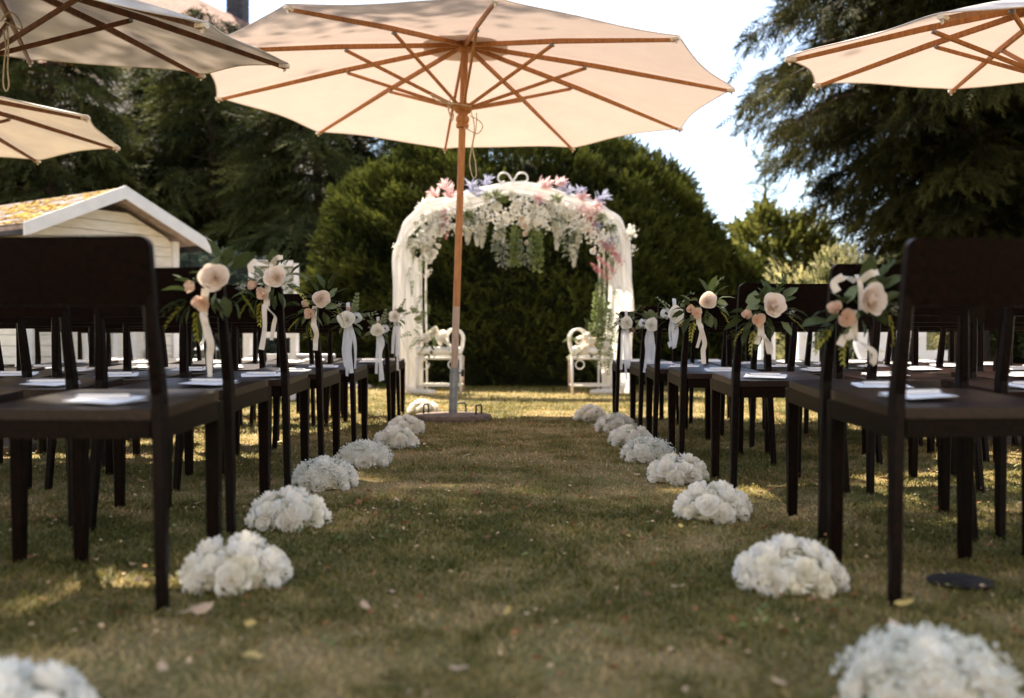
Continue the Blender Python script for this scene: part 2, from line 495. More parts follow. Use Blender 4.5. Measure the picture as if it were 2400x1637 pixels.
def vnoise(x, y, s, seed):
    r = np.random.default_rng(seed)
    g = r.random((64, 64))
    X, Y = np.asarray(x) / s + 1000.3, np.asarray(y) / s + 1000.7
    xi, yi = np.floor(X).astype(int), np.floor(Y).astype(int)
    fx, fy = X - xi, Y - yi
    fx, fy = fx * fx * (3 - 2 * fx), fy * fy * (3 - 2 * fy)
    a, b = g[xi % 64, yi % 64], g[(xi + 1) % 64, yi % 64]
    c, d = g[xi % 64, (yi + 1) % 64], g[(xi + 1) % 64, (yi + 1) % 64]
    return (a * (1 - fx) + b * fx) * (1 - fy) + (c * (1 - fx) + d * fx) * fy

def make_grass():
    pts, hs = [], []
    for d0, d1, dens, h in ((0.9, 2.2, 15000, 0.018), (2.2, 4.0, 11000, 0.018), (4.0, 6.5, 6500, 0.021), (6.5, 10, 2600, 0.027), (10, 14.5, 900, 0.035)):
        area = 0.56 * (d1 * d1 - d0 * d0)
        n = int(area * dens)
        d = np.sqrt(rng.uniform(d0 * d0, d1 * d1, n))
        x = rng.uniform(-0.56, 0.56, n) * d
        pts.append(np.stack([x, d], 1)); hs.append(np.full(n, h))
    P = np.concatenate(pts); H = np.concatenate(hs)
    n1 = vnoise(P[:, 0], P[:, 1], 0.55, 1); n2 = vnoise(P[:, 0], P[:, 1], 0.16, 2); n3 = vnoise(P[:, 0], P[:, 1], 0.06, 3)
    dry = np.clip(0.5 + 1.5 * (0.40 * n1 + 0.35 * n2 + 0.25 * n3 - 0.5), 0, 1)
    keep = rng.random(len(P)) < np.clip(1.25 - 0.9 * (dry > 0.62), 0.3, 1)
    P, H, dry = P[keep], H[keep], dry[keep]
    n = len(P)
    az = rng.uniform(0, 2 * math.pi, n)
    lean = rng.uniform(0.2, 1.4, n)
    h = H * rng.uniform(0.45, 1.25, n) * (1.15 - 0.5 * dry)
    w = 0.0011 + 0.0011 * rng.random(n) + 0.00035 * P[:, 1]
    dx, dy = np.cos(az), np.sin(az)
    L = h / np.cos(np.clip(lean, 0, 1.1))
    base = np.stack([P[:, 0], P[:, 1], np.zeros(n) - 0.002], 1)
    side = np.stack([-dy, dx, np.zeros(n)], 1) * w[:, None]
    mid = base + np.stack([dx * L * np.sin(lean) * 0.35, dy * L * np.sin(lean) * 0.35, h * 0.62], 1)
    tip = base + np.stack([dx * L * np.sin(lean), dy * L * np.sin(lean), h], 1)
    tint = np.clip((dry - 0.28) * 1.5 + 0.10 + rng.normal(0, 0.22, n), 0, 1)
    near = P[:, 1] < 3.6
    nn = int(near.sum()); nf = n - nn
    V1 = np.stack([base - side, base + side, mid + side * 0.75, tip, mid - side * 0.75], 1)[near]
    T = np.array([(0, 1, 2), (0, 2, 4), (4, 2, 3)])
    F1 = (T[None] + (np.arange(nn) * 5)[:, None, None]).reshape(-1, 3)
    V2 = np.stack([base - side, base + side, tip], 1)[~near]
    F2 = (np.arange(3)[None] + (np.arange(nf) * 3)[:, None]) + nn * 5
    tt = np.concatenate([np.repeat(tint[near], 5), np.repeat(tint[~near], 3)])
    me = mesh_np('grass', np.concatenate([V1.reshape(-1, 3), V2.reshape(-1, 3)]), np.concatenate([F1, F2]), M_grass, True, tt)
    tag(link('grass', me), 'short olive and straw coloured lawn grass', 'grass', kind='stuff')
make_grass()

def make_litter():
    n = 9000
    d = np.sqrt(rng.uniform(0.9 ** 2, 9.0 ** 2, n)); x = rng.uniform(-0.55, 0.55, n) * d
    keep = rng.random(n) < np.clip(1.6 * vnoise(x, d, 0.5, 9) - 0.35, 0.05, 1)
    d, x = d[keep], x[keep]; n = len(d)
    P = np.stack([x, d, rng.uniform(0.006, 0.028, n)], 1)
    D = rng.normal(0, 1, (n, 3)); D[:, 2] *= 0.35
    o = scatter('leaf_litter', QUADLEAF, P, D, rng.uniform(0.008, 0.024, n), M_leafbrown, roll=rng.normal(0, 0.5, n))
    tag(o, 'tiny red brown leaf scraps sprinkled over the lawn', 'leaf litter', kind='stuff')
    n = 2600
    d = np.sqrt(rng.uniform(1.0, 9.0 ** 2, n)); x = rng.uniform(-0.55, 0.55, n) * d
    P = np.stack([x, d, rng.uniform(0.008, 0.024, n)], 1)
    D = rng.normal(0, 1, (n, 3)); D[:, 2] *= 0.3
    o = scatter('straw_litter', QUADLEAF, P, D, rng.uniform(0.006, 0.017, n), M_leafpale, roll=rng.normal(0, 0.5, n))
    tag(o, 'tiny pale straw and leaf scraps sprinkled over the lawn', 'leaf litter', kind='stuff')
    n = 3500
    d = np.sqrt(rng.uniform(0.9 ** 2, 8.0 ** 2, n)); x = rng.uniform(-0.55, 0.55, n) * d
    keep = rng.random(n) < np.clip(2.2 * vnoise(x, d, 0.4, 19) - 0.8, 0.02, 1)
    d, x = d[keep], x[keep]; n = len(d)
    P = np.stack([x, d, rng.uniform(0.008, 0.026, n)], 1)
    D = rng.normal(0, 1, (n, 3)); D[:, 2] *= 0.3
    o = scatter('clover_leaves', QUADLEAF, P, D, rng.uniform(0.010, 0.024, n), M_fern, roll=rng.normal(0, 0.5, n))
    tag(o, 'small clover and weed leaves among the grass', 'weeds', kind='stuff')
make_litter()

# hills and far things -------------------------------------------------------
hb = MB()
N = 60
top = [(-700 + 1400 * i / N, 900, 30 + 22 * math.sin(i * 0.21 + 1) + 8 * math.sin(i * 0.7)) for i in range(N + 1)]
hb.add([(x, y - 250, -2) for x, y, z in top] + top + [(x, y + 200, -2) for x, y, z in top],
       [(i, i + 1, N + 2 + i, N + 1 + i) for i in range(N)] + [(N + 1 + i, N + 2 + i, 2 * N + 3 + i, 2 * N + 2 + i) for i in range(N)])
tag(hb.obj('hills', M_hill, smooth=True), 'blue wooded hills on the horizon', 'hill', kind='structure')

def gable_house(name, loc, rz, w, dpt, eave, ridge, roofmat, wallmat, chim=None, over=0.5):
    root = empty(name, loc, rz)
    a, b = w / 2, dpt / 2
    m = MB(); m.add([(-a, -b, 0), (a, -b, 0), (a, b, 0), (-a, b, 0), (-a, -b, eave), (a, -b, eave), (a, b, eave), (-a, b, eave), (-a, 0, ridge - .1), (a, 0, ridge - .1)],
                    [(0, 1, 5, 4), (2, 3, 7, 6), (1, 2, 6, 9, 5), (3, 0, 4, 8, 7)])
    m.obj('wall', wallmat, root)
    sl = (ridge - eave) / b
    for s in (-1, 1):
        m = MB(); y0, z0 = s * (b + over), eave - over * sl
        lo = [(-a - over, y0, z0), (a + over, y0, z0), (a + over, 0, ridge), (-a - over, 0, ridge)]
        up = [(x, y, z + 0.22) for x, y, z in lo]
        m.add(lo + up, [(0, 3, 2, 1), (4, 5, 6, 7), (0, 1, 5, 4), (1, 2, 6, 5), (2, 3, 7, 6), (3, 0, 4, 7)])
        rf = m.obj('roof', roofmat, root)
        if chim and s == -1:
            m = MB(); m.box((chim[0], chim[1], (chim[2] + chim[3]) / 2), (chim[4], chim[4], chim[3] - chim[2]))
            m.box((chim[0], chim[1], chim[3] + 0.06), (chim[4] + .12, chim[4] + .12, 0.12))
            m.obj('chimney', M_chim, rf)
    for sx in (-0.3, 0.05, 0.34):
        for zz in (eave * 0.25, eave * 0.68):
            m = MB(); m.box((sx * w, -b - 0.03, zz), (1.1, 0.06, 1.4)); wi = m.obj('window', M_glass, root)
            m = MB()
            for ox in (-0.6, 0, 0.6): m.box((sx * w + ox, -b - 0.05, zz), (0.09, 0.08, 1.55))
            for oz in (-0.74, 0.74): m.box((sx * w, -b - 0.052, zz + oz), (1.28, 0.085, 0.1))
            m.obj('frame', M_trim, wi)
    return root
h1 = empty('house', (-15.0, 38.0, 0), R(-8))
tag(h1, 'tall house with brown tiled roof and dark chimney beyond the spruces', 'house')
m = MB(); m.box((0, 0, 4.9), (17.0, 9.0, 9.8)); m.obj('wall', M_wallp, h1)
ev, rg_, hx, hy, rx_ = 9.9, 13.9, 9.2, 5.0, 2.6
Vh = [(-hx, -hy, ev), (hx, -hy, ev), (hx, hy, ev), (-hx, hy, ev), (-rx_, 0, rg_), (rx_, 0, rg_)]
m = MB(); m.add(Vh, [(0, 1, 5, 4), (1, 2, 5), (2, 3, 4, 5), (3, 0, 4), (0, 3, 2, 1)]); rf1 = m.obj('roof', M_tile, h1)
m = MB(); m.box((5.3, -1.2, 12.8), (0.62, 0.62, 3.4)); m.box((5.3, -1.2, 14.55), (0.74, 0.74, 0.12)); m.obj('chimney', M_chim, rf1)
for xx in (-3.4, 0, 3.4):
    for zz in (2.0, 5.0):
        m = MB(); m.box((xx, -4.53, zz), (1.1, 0.06, 1.5)); wi = m.obj('window', M_glass, h1)
        m = MB(); m.box((xx, -4.56, zz - .8), (1.4, 0.1, 0.1)); m.box((xx, -4.56, zz + .8), (1.4, 0.1, 0.1)); m.box((xx, -4.57, zz), (.08, .08, 1.5)); m.obj('frame', M_trim, wi)
h2 = gable_house('house', (32.5, 110, 0), R(20), 14, 9, 5.0, 9.5, M_tile_red, M_wallp)
tag(h2, 'distant pale house with a red roof glimpsed beside the hanging conifer', 'house')
# pale garden wall on the conifer side, with a lit paved strip
m = MB(); m.box((14.2, 21.0, 0.55), (13.0, 0.3, 1.1)); m.box((14.2, 21.0, 1.14), (13.2, 0.42, 0.08))
tag(m.obj('garden_wall', M_wallp), 'pale rendered garden wall behind the conifer trunk', 'wall')
m = MB(); m.box((13.5, 18.0, 0.02), (11.0, 3.4, 0.04)); tag(m.obj('paved_path', M_paving), 'pale paved path before the garden wall', 'path', kind='structure')
pv = empty('patio', (-3.6, 13.6, 0), 0.25); tag(pv, 'pale stone patio beside the shed', 'patio', kind='structure')
for i in range(5):
    for j in range(4):
        m = MB(); m.box((i * 0.62 - 1.24, j * 0.62 - 0.9, 0.02 + 0.003 * ((i * 3 + j) % 3)), (0.6, 0.6, 0.05)); m.obj('slab', M_paving, pv)

# ------------------------------------------------------------------ vegetation
SPR_YEW = spray(8, 1.0, 0.42, 0.075, 48, -0.1, 1, 0.25)
SPR_SPR = spray(11, 1.0, 0.36, 0.040, 52, -0.30, 2, 0.2)
SPR_HANG = spray(12, 1.0, 0.42, 0.040, 55, -0.22, 3, 0.5)
SPR_SHRUB = spray(7, 1.0, 0.40, 0.12, 60, -0.05, 4, 0.4)

def blob(name, loc, rad, mat, parent, pw=2.4, n=28, m=18, seed=0, amp=0.05):
    """closed superellipsoid half-dome"""
    r = np.random.default_rng(seed)
    V, F = [], []
    for j in range(m + 1):
        el = (j / m) * math.pi / 2
        for i in range(n):
            a = 2 * math.pi * i / n
            ce, se = math.cos(el) ** (2 / pw), math.sin(el) ** (2 / pw)
            ca = math.copysign(abs(math.cos(a)) ** (2 / 2.2), math.cos(a)); sa = math.copysign(abs(math.sin(a)) ** (2 / 2.2), math.sin(a))
            k = 1 + r.uniform(-amp, amp)
            V.append((rad[0] * ce * ca * k, rad[1] * ce * sa * k, rad[2] * se * k))
    F = [(j * n + i, j * n + (i + 1) % n, (j + 1) * n + (i + 1) % n, (j + 1) * n + i) for j in range(m) for i in range(n)]
    return link(name, mesh_np(name, np.array(V), np.array(F), mat, True), parent)

def dome_points(n, rad, pw=2.4, seed=0, low=0.0):
    r = np.random.default_rng(seed)
    a = r.uniform(0, 2 * math.pi, n)
    el = np.arcsin(np.clip(r.uniform(low, 1, n), 0, 1))
    ce, se = np.cos(el) ** (2 / pw), np.sin(el) ** (2 / pw)
    sg = lambda v: np.sign(v) * np.abs(v) ** (2 / 2.2)
    P = np.stack([rad[0] * ce * sg(np.cos(a)), rad[1] * ce * sg(np.sin(a)), rad[2] * se], 1)
    Nn = unit(np.stack([np.cos(a) * np.cos(el) / rad[0], np.sin(a) * np.cos(el) / rad[1], np.sin(el) / rad[2]], 1))
    return P, Nn

def dome_shrub(name, label, cat, loc, rad, mat, n, size, tmpl, group=None, pw=2.4, seed=0, core=M_shadecore, up=0.5, shell=0.18, rz=0.0):
    root = empty(name, loc, rz); tag(root, label, cat, group)
    st = MB()
    for k in range(5):
        a = k * 1.3
        st.tube([(0.1 * math.cos(a), 0.1 * math.sin(a), 0), (rad[0] * .3 * math.cos(a), rad[1] * .3 * math.sin(a), rad[2] * .4), (rad[0] * .5 * math.cos(a), rad[1] * .5 * math.sin(a), rad[2] * .72)], [0.06, 0.04, 0.015], 6)
    st.obj('trunk', M_bark, root, True)
    if core: blob('shade_core', None, tuple(c * (1 - shell * 1.3) for c in rad), core, root, pw, seed=seed)  # opaque blob, its dark colour stands in for the shaded interior
    P, Nn = dome_points(n, rad, pw, seed + 1)
    bump = vnoise(P[:, 0] * 1.3 + P[:, 2], P[:, 1] + 2 * P[:, 2] + P[:, 0] * .4, 0.55, seed + 3)
    P = P * (1 - shell + shell * 1.35 * bump + rng.normal(0, 0.012, n))[:, None]
    D = Nn + rng.normal(0, 0.55, (n, 3)); D[:, 2] += up
    tint = np.clip(0.55 * bump + 0.45 * rng.random(n), 0, 1)
    scatter('crown', tmpl, P, D, size * rng.uniform(0.6, 1.35, n), mat, root, tint=tint)
    return root

def conifer(name, label, loc, H, Rad, z0, nb, mat, dens, size, droop=0.35, seed=0, group=None, hang=0.6, tmpl=SPR_SPR, prof=0.8, amin=None, amax=None, low=1.0):
    r = np.random.default_rng(seed)
    root = empty(name, loc, 0); tag(root, label, 'tree', group)
    t = MB(); t.tube([(0, 0, -0.1), (0.02, 0, 0.4), (0.05, 0.03, H * .5), (0, 0, H)], [0.030 * H, 0.024 * H, 0.012 * H, 0.01], 10)
    t.obj('trunk', M_bark, root, True)
    lm = MB(); PP, DD, TT = [], [], []
    for b in range(nb):
        f = (b + r.random()) / nb
        z = z0 + (H - z0) * f ** 1.05
        L = Rad * max(0.05, 1 - f) ** prof * r.uniform(0.7, 1.12) + 0.12
        if low < 1: q_ = min(1, max(0, (z - 2.3) / 2.3)); L *= low + (1 - low) * q_ * q_ * (3 - 2 * q_)
        a = b * 2.399 + r.uniform(-.3, .3)
        if amin is not None: a = r.uniform(amin, amax)
        dirv = np.array([math.cos(a), math.sin(a), 0.0])
        def pt(tt): return np.array([0, 0, z]) + dirv * (L * tt) + np.array([0, 0, L * (0.22 * tt - droop * 1.5 * tt * tt)])
        lm.tube([pt(q) for q in (0, .35, .7, 1.0)], [0.012 * L + .012, 0.009 * L + .008, 0.006 * L + .004, 0.003], 4, cap=False)
        ns = max(4, int(dens * L))
        sd = np.array([-math.sin(a), math.cos(a), 0.0])
        bt = r.random()
        for k in range(ns):
            tt = r.uniform(0.12, 1.0) ** 0.75
            lat = r.normal(0, 0.17) * L * (1.1 - 0.6 * tt)
            p = pt(tt) + sd * lat + np.array([0, 0, -abs(lat) * 0.35 + r.normal(0, 0.05)])
            d = dirv * r.uniform(0.3, 1.0) + sd * (lat / max(L, .2) * 2.2 + r.normal(0, .35)) + np.array([0, 0, -hang * r.uniform(0.2, 1.5) + 0.12])
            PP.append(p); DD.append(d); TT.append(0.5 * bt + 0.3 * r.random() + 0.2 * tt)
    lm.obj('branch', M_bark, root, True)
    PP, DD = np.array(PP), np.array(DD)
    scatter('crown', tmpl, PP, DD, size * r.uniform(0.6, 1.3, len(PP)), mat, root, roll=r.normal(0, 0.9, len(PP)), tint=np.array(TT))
    return root

# the great clipped yew behind the arch
dome_shrub('yew_bush', 'huge rounded dark yew bush filling the view behind the flower arch', 'bush', (0.13, 15.4, 0), (3.36, 2.25, 3.72), M_yew, 46000, 0.165, SPR_YEW, pw=2.6, seed=5, up=0.35, shell=0.09)

dome_shrub('yew_bush', 'lower dark yew shoulder sloping down towards the variegated shrub', 'bush', (2.75, 15.3, 0), (1.55, 1.6, 2.15), M_yew, 9000, 0.19, SPR_YEW, pw=2.2, seed=6, up=0.45, shell=0.15)
# spruces beyond the shed
SPS = [(-8.6, 18.5, 7.6, 2.9, 'tallest dark spruce standing behind the shed roof'), (-5.9, 19.5, 7.0, 2.7, 'dark drooping spruce rising above the shed gable'),
       (-3.6, 18.2, 6.4, 2.5, 'dark drooping spruce between the shed and the yew bush'), (-1.6, 19.8, 6.2, 2.4, 'dark spruce half hidden behind the yew bush'),
       (-11.0, 20.0, 7.4, 3.0, 'dark spruce at the outer edge beyond the shed'), (-7.3, 21.5, 7.2, 2.8, 'dark spruce filling the gap between the two tallest')]
for i, (x, y, H, Rd, lab) in enumerate(SPS):
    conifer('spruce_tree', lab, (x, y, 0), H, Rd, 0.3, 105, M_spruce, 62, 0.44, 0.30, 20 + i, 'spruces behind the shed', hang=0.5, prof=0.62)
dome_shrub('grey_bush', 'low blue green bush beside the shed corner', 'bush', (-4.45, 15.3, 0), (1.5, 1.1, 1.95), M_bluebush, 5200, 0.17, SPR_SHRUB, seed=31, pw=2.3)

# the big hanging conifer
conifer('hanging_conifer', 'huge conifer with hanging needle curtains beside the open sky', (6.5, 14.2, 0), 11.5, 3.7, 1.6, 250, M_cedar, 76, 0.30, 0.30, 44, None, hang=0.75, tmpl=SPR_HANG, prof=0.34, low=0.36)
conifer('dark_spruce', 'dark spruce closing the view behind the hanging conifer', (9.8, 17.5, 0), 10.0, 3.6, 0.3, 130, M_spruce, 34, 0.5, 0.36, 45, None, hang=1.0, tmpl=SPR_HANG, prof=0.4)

# light shrubs in the gap
dome_shrub('light_shrub', 'sunlit yellow green shrub in the gap beneath the open sky', 'shrub', (4.9, 18.0, 0), (1.3, 1.1, 3.05), M_lime, 5200, 0.22, SPR_SHRUB, seed=51, pw=2.0, up=0.9, shell=0.3)
for i, (x, y, H, Rd, lab) in enumerate([(4.72, 18.6, 4.1, 0.5, 'slim young conifer, taller of two spires against the sky'), (5.7, 18.9, 3.75, 0.45, 'slim young conifer, shorter of two spires against the sky')]):
    conifer('young_conifer', lab, (x, y, 0), H, Rd, 0.3, 60, M_lime, 26, 0.25, 0.1, 60 + i, 'spires in the gap', hang=-0.5, prof=0.9)
dome_shrub('clipped_hedge', 'low light green clipped hedge below the distant house', 'hedge', (8.2, 22.0, 0), (3.2, 0.9, 2.25), M_lime, 6500, 0.20, SPR_SHRUB, seed=71, pw=4.5, up=0.6, shell=0.1)
dome_shrub('variegated_shrub', 'bright cream and green variegated shrub behind the chair rows', 'shrub', (3.85, 11.6, 0), (1.05, 0.75, 1.66), M_varieg, 3000, 0.10, SPR_SHRUB, seed=81, pw=2.2, up=0.6, shell=0.45, core=M_shadecore)
dome_shrub('dark_shrub', 'dark green shrub under the hanging conifer', 'shrub', (8.4, 12.6, 0), (1.6, 1.0, 1.35), M_yew, 4200, 0.2, SPR_YEW, seed=83, pw=2.3)

# added, unseen cream house behind the camera, bouncing sunlight as fill
fc = empty('added_fill_house', (0.5, -9.0, 0)); tag(fc, 'large cream house added behind the camera to bounce fill light onto the lawn', 'house')
m = MB(); m.box((0, -3.0, 4.6), (24.0, 6.0, 9.2)); m.obj('wall', M_added_house, fc)
m = MB(); m.add([(-12.6, -6.6, 9.1), (12.6, -6.6, 9.1), (12.6, 0.6, 9.1), (-12.6, 0.6, 9.1), (-12.6, -3, 12.4), (12.6, -3, 12.4)], [(0, 3, 2, 1), (3, 4, 5, 2), (0, 1, 5, 4), (1, 2, 5), (0, 4, 3)]); m.obj('roof', M_tile, fc)
for i in range(7):
    for j in range(3):
        x = -9.6 + i * 3.2; zz = 1.7 + j * 2.9
        m = MB(); m.box((x, 0.02, zz), (1.0, 0.06, 1.6)); wi = m.obj('window', M_glass, fc)
        m = MB()
        for ox in (-.53, 0, .53): m.box((x + ox, .05, zz), (.07, .08, 1.7))
        for oz in (-.84, .84): m.box((x, .052, zz + oz), (1.14, .085, .08))
        m.obj('frame', M_trim, wi)

# added tall tree, out of view to the left, crown placed to shade the aisle
def added_shade_tree(loc, crown_c, rad, n, seed):
    r = np.random.default_rng(seed)
    root = empty('added_shade_tree', loc, 0)
    tag(root, 'tall leafy tree added out of view so that its crown shades the aisle', 'tree')
    cc = np.array(crown_c) - np.array(loc)
    t = MB(); t.tube([(0, 0, -0.1), (0.05, 0, 1.0), tuple(cc * 0.35 + np.array([0, 0, 2.2])), tuple(cc * 0.8)], [0.34, 0.26, 0.2, 0.1], 10)
    t.obj('trunk', M_bark, root, True)
    lm = MB()
    for k in range(26):
        v = unit(r.normal(0, 1, 3)); v[2] = abs(v[2]) * 0.6 - 0.15
        e = cc + v * np.array(rad) * 0.85
        s = cc * r.uniform(0.62, 0.8)
        lm.tube([s, (s + e) / 2 + np.array([0, 0, 0.3]), e], [0.07, 0.04, 0.01], 5, cap=False)
    lm.obj('limb', M_bark, root, True)
    cl = unit(r.normal(0, 1, (420, 3))) * (r.random((420, 1)) ** 0.33) * np.array(rad) + cc
    idx = r.integers(0, len(cl), n)
    P = cl[idx] + r.normal(0, 0.38, (n, 3))
    W_ = P + np.array(loc); gx = W_[:, 0] - W_[:, 2] * SUN.x / SUN.z; gy = W_[:, 1] - W_[:, 2] * SUN.y / SUN.z
    ok = np.ones(n, bool)
    for hx_, hy_, ax_, ay_ in ((-0.82, 2.42, .34, .16), (-1.12, 2.16, .30, .15), (0.9, 3.9, .3, .18)):      # leaves cut away along the sun direction to place sun patches
        ok &= ((gx - hx_) / ax_) ** 2 + ((gy - hy_) / ay_) ** 2 > 1
    P = P[ok]; n = len(P)
    scatter('crown', QUADLEAF, P, r.normal(0, 1, (n, 3)) - np.array([0, 0, .5]), r.uniform(0.10, 0.19, n), M_maple, root)
    return root
added_shade_tree((-11.5, 12.0, 0), (-5.5, 7.9, 12.0), (5.8, 4.2, 2.3), 90000, 90)

# ------------------------------------------------------------------ shed
O = Vector((-5.27, 10.8, 0))
shed = empty('garden_shed', O, math.atan2(2.0, 1.37))
tag(shed, 'white wooden garden shed with yellow moss on its roof', 'shed')
W, EV, RG, DEP, SET = 2.42, 1.86, 2.40, 3.4, 0.34   # gable width, eave, ridge, roof depth, wall set-back
half = W / 2
wl0, wl1 = 0.20, W - 0.26
sl = (RG - EV) / half
def roof_z(x): return RG - sl * abs(x - half)
bh = 0.125
z = 0.06
k = 0
while z < RG - 0.2:
    z1 = z + bh - 0.006
    xa = max(wl0, half - (RG - 0.10 - z1) / sl); xb = min(wl1, half + (RG - 0.10 - z1) / sl)
    xa0 = max(wl0, half - (RG - 0.10 - z) / sl); xb0 = min(wl1, half + (RG - 0.10 - z) / sl)
    if xb - xa < 0.1: break
    m = MB()
    t0, t1 = 0.006, 0.0
    m.add([(xa0, SET - t0, z), (xb0, SET - t0, z), (xb, SET - t1, z1), (xa, SET - t1, z1), (xa0, SET + .03, z), (xb0, SET + .03, z), (xb, SET + .03, z1), (xa, SET + .03, z1)],
          [(0, 1, 2, 3), (5, 4, 7, 6), (0, 4, 5, 1), (2, 6, 7, 3), (1, 5, 6, 2), (0, 3, 7, 4)])
    m.obj('siding_board', M_shedw, shed)
    if z1 < EV - 0.02:
        for sx, xs in ((-1, wl0), (1, wl1)):
            m = MB(); m.box((xs + sx * 0.0, (SET + DEP - 0.3) / 2, z + bh / 2 - .003), (0.03, DEP - 0.3 - SET - 0.07, bh - 0.006)); m.obj('siding_board', M_shedw, shed)
    z += bh
for xs in (wl0, wl1):
    m = MB(); m.box((xs, SET - 0.012, (EV + 0.05) / 2), (0.085, 0.06, EV - 0.0)); m.obj('corner_post', M_trim, shed)
# roof panels, fascias
for s in (-1, 1):
    xe = half + s * half
    m = MB()
    P0 = [(xe, 0.012, EV), (xe, DEP, EV), (half, DEP, RG), (half, 0.012, RG)]
    lo = [(x, y, zz - 0.03) for x, y, zz in P0]; up = [(x, y, zz + 0.02) for x, y, zz in P0]
    m.add(lo + up, [(0, 1, 2, 3), (7, 6, 5, 4), (0, 4, 5, 1), (1, 5, 6, 2), (2, 6, 7, 3), (3, 7, 4, 0)])
    rp_ = m.obj('roof', M_shingle, shed)
    for rr in range(9):
        for cc in range(14):
            u0, u1 = (rr / 9), (rr + 1.08) / 9
            y0 = 0.02 + (DEP - .03) * (cc + (0.5 if rr % 2 else 0.0)) / 14.5; y1 = y0 + (DEP - .03) / 14.5 - 0.006
            q = lambda u_, y_, h_: (half + s * half * min(u_, 1.01), y_, RG - (RG - EV) * min(u_, 1.01) + h_)
            lift = 0.030 + 0.006 * ((rr * 7 + cc * 5) % 4) / 3
            Vq = [q(u0, y0, .0225), q(u0, y1, .0225), q(u1, y1, lift), q(u1, y0, lift)]
            MB().add(Vq + [(x, y, zz + .008) for x, y, zz in Vq], [(0, 1, 2, 3), (7, 6, 5, 4), (0, 4, 5, 1), (1, 5, 6, 2), (2, 6, 7, 3), (3, 7, 4, 0)]).obj('shingle', M_shingle, rp_)
    m = MB()
    a, b = Vector((half, 0, RG + .05)), Vector((xe + s * 0.03, 0, EV + 0.05 - .03 * sl))
    dn = Vector((0, 0, -0.155))
    f = [a, b, b + dn, a + dn]
    m.add(f + [p + Vector((0, -0.026, 0)) for p in f], [(0, 1, 2, 3), (7, 6, 5, 4), (0, 4, 5, 1), (1, 5, 6, 2), (2, 6, 7, 3), (3, 7, 4, 0)])
    m.obj('fascia', M_trim, shed)
    if s == -1:
        # yellow moss cushions on the slope
        n = 1500
        u = rng.random(n) ** 0.8; v = rng.random(n)
        keep = vnoise(u * 3, v * 3.4, 0.35, 77) > 0.36
        u, v = u[keep], v[keep]; n = len(u)
        P = np.stack([half - half * (0.06 + 0.93 * u), 0.06 + (DEP - .1) * v, RG - (RG - EV) * (0.06 + 0.93 * u) + 0.036], 1)
        ov, of = octa()
        ov = ov * np.array([1, 1, 0.38])
        tv = (np.concatenate([ov]), of)
        o = scatter('moss_cushions', tv, P, np.tile([1.0, 0.0, sl], (n, 1)), rng.uniform(0.015, 0.055, n), M_moss, shed, roll=rng.normal(0, .2, n), smooth=True)
        o['kind'] = 'stuff'
    m = MB(); m.box((half + s * half * 0.985, DEP / 2, EV - 0.05), (0.03, DEP - 0.05, 0.09)); m.obj('eave_board', M_chim, shed)
# double door with panes
for i, x0 in enumerate((half - 0.62, half + 0.01)):
    m = MB(); m.box((x0 + 0.305, SET - 0.03, 0.93), (0.6, 0.04, 1.74)); dr = m.obj('door', M_shedw, shed)
    for q in range(2):
        m = MB(); m.box((x0 + 0.17 + q * 0.27, SET - 0.053, 1.45), (0.235, 0.012, 0.5)); m.obj('pane', M_glass, dr)
    m = MB()
    for zz in (0.12, 1.13, 1.74): m.box((x0 + 0.305, SET - 0.062, zz), (0.58, 0.02, 0.07))
    for xx in (0.045, 0.305, 0.565): m.box((x0 + xx, SET - 0.0605, 0.93), (0.06, 0.018, 1.69))
    m.obj('door_frame', M_trim, dr)
m = MB(); m.tube([(half - 0.05, SET - 0.07, 0.95), (half - 0.05, SET - 0.1, 0.95), (half - 0.05, SET - 0.1, 1.08), (half - 0.05, SET - 0.07, 1.08)], 0.009, 6); m.obj('handle', M_dkmetal, shed)
m = MB(); m.box((W / 2, DEP - 0.28, (EV) / 2), (W - 0.46, 0.03, EV - .02)); m.obj('rear_wall', M_shedw, shed)

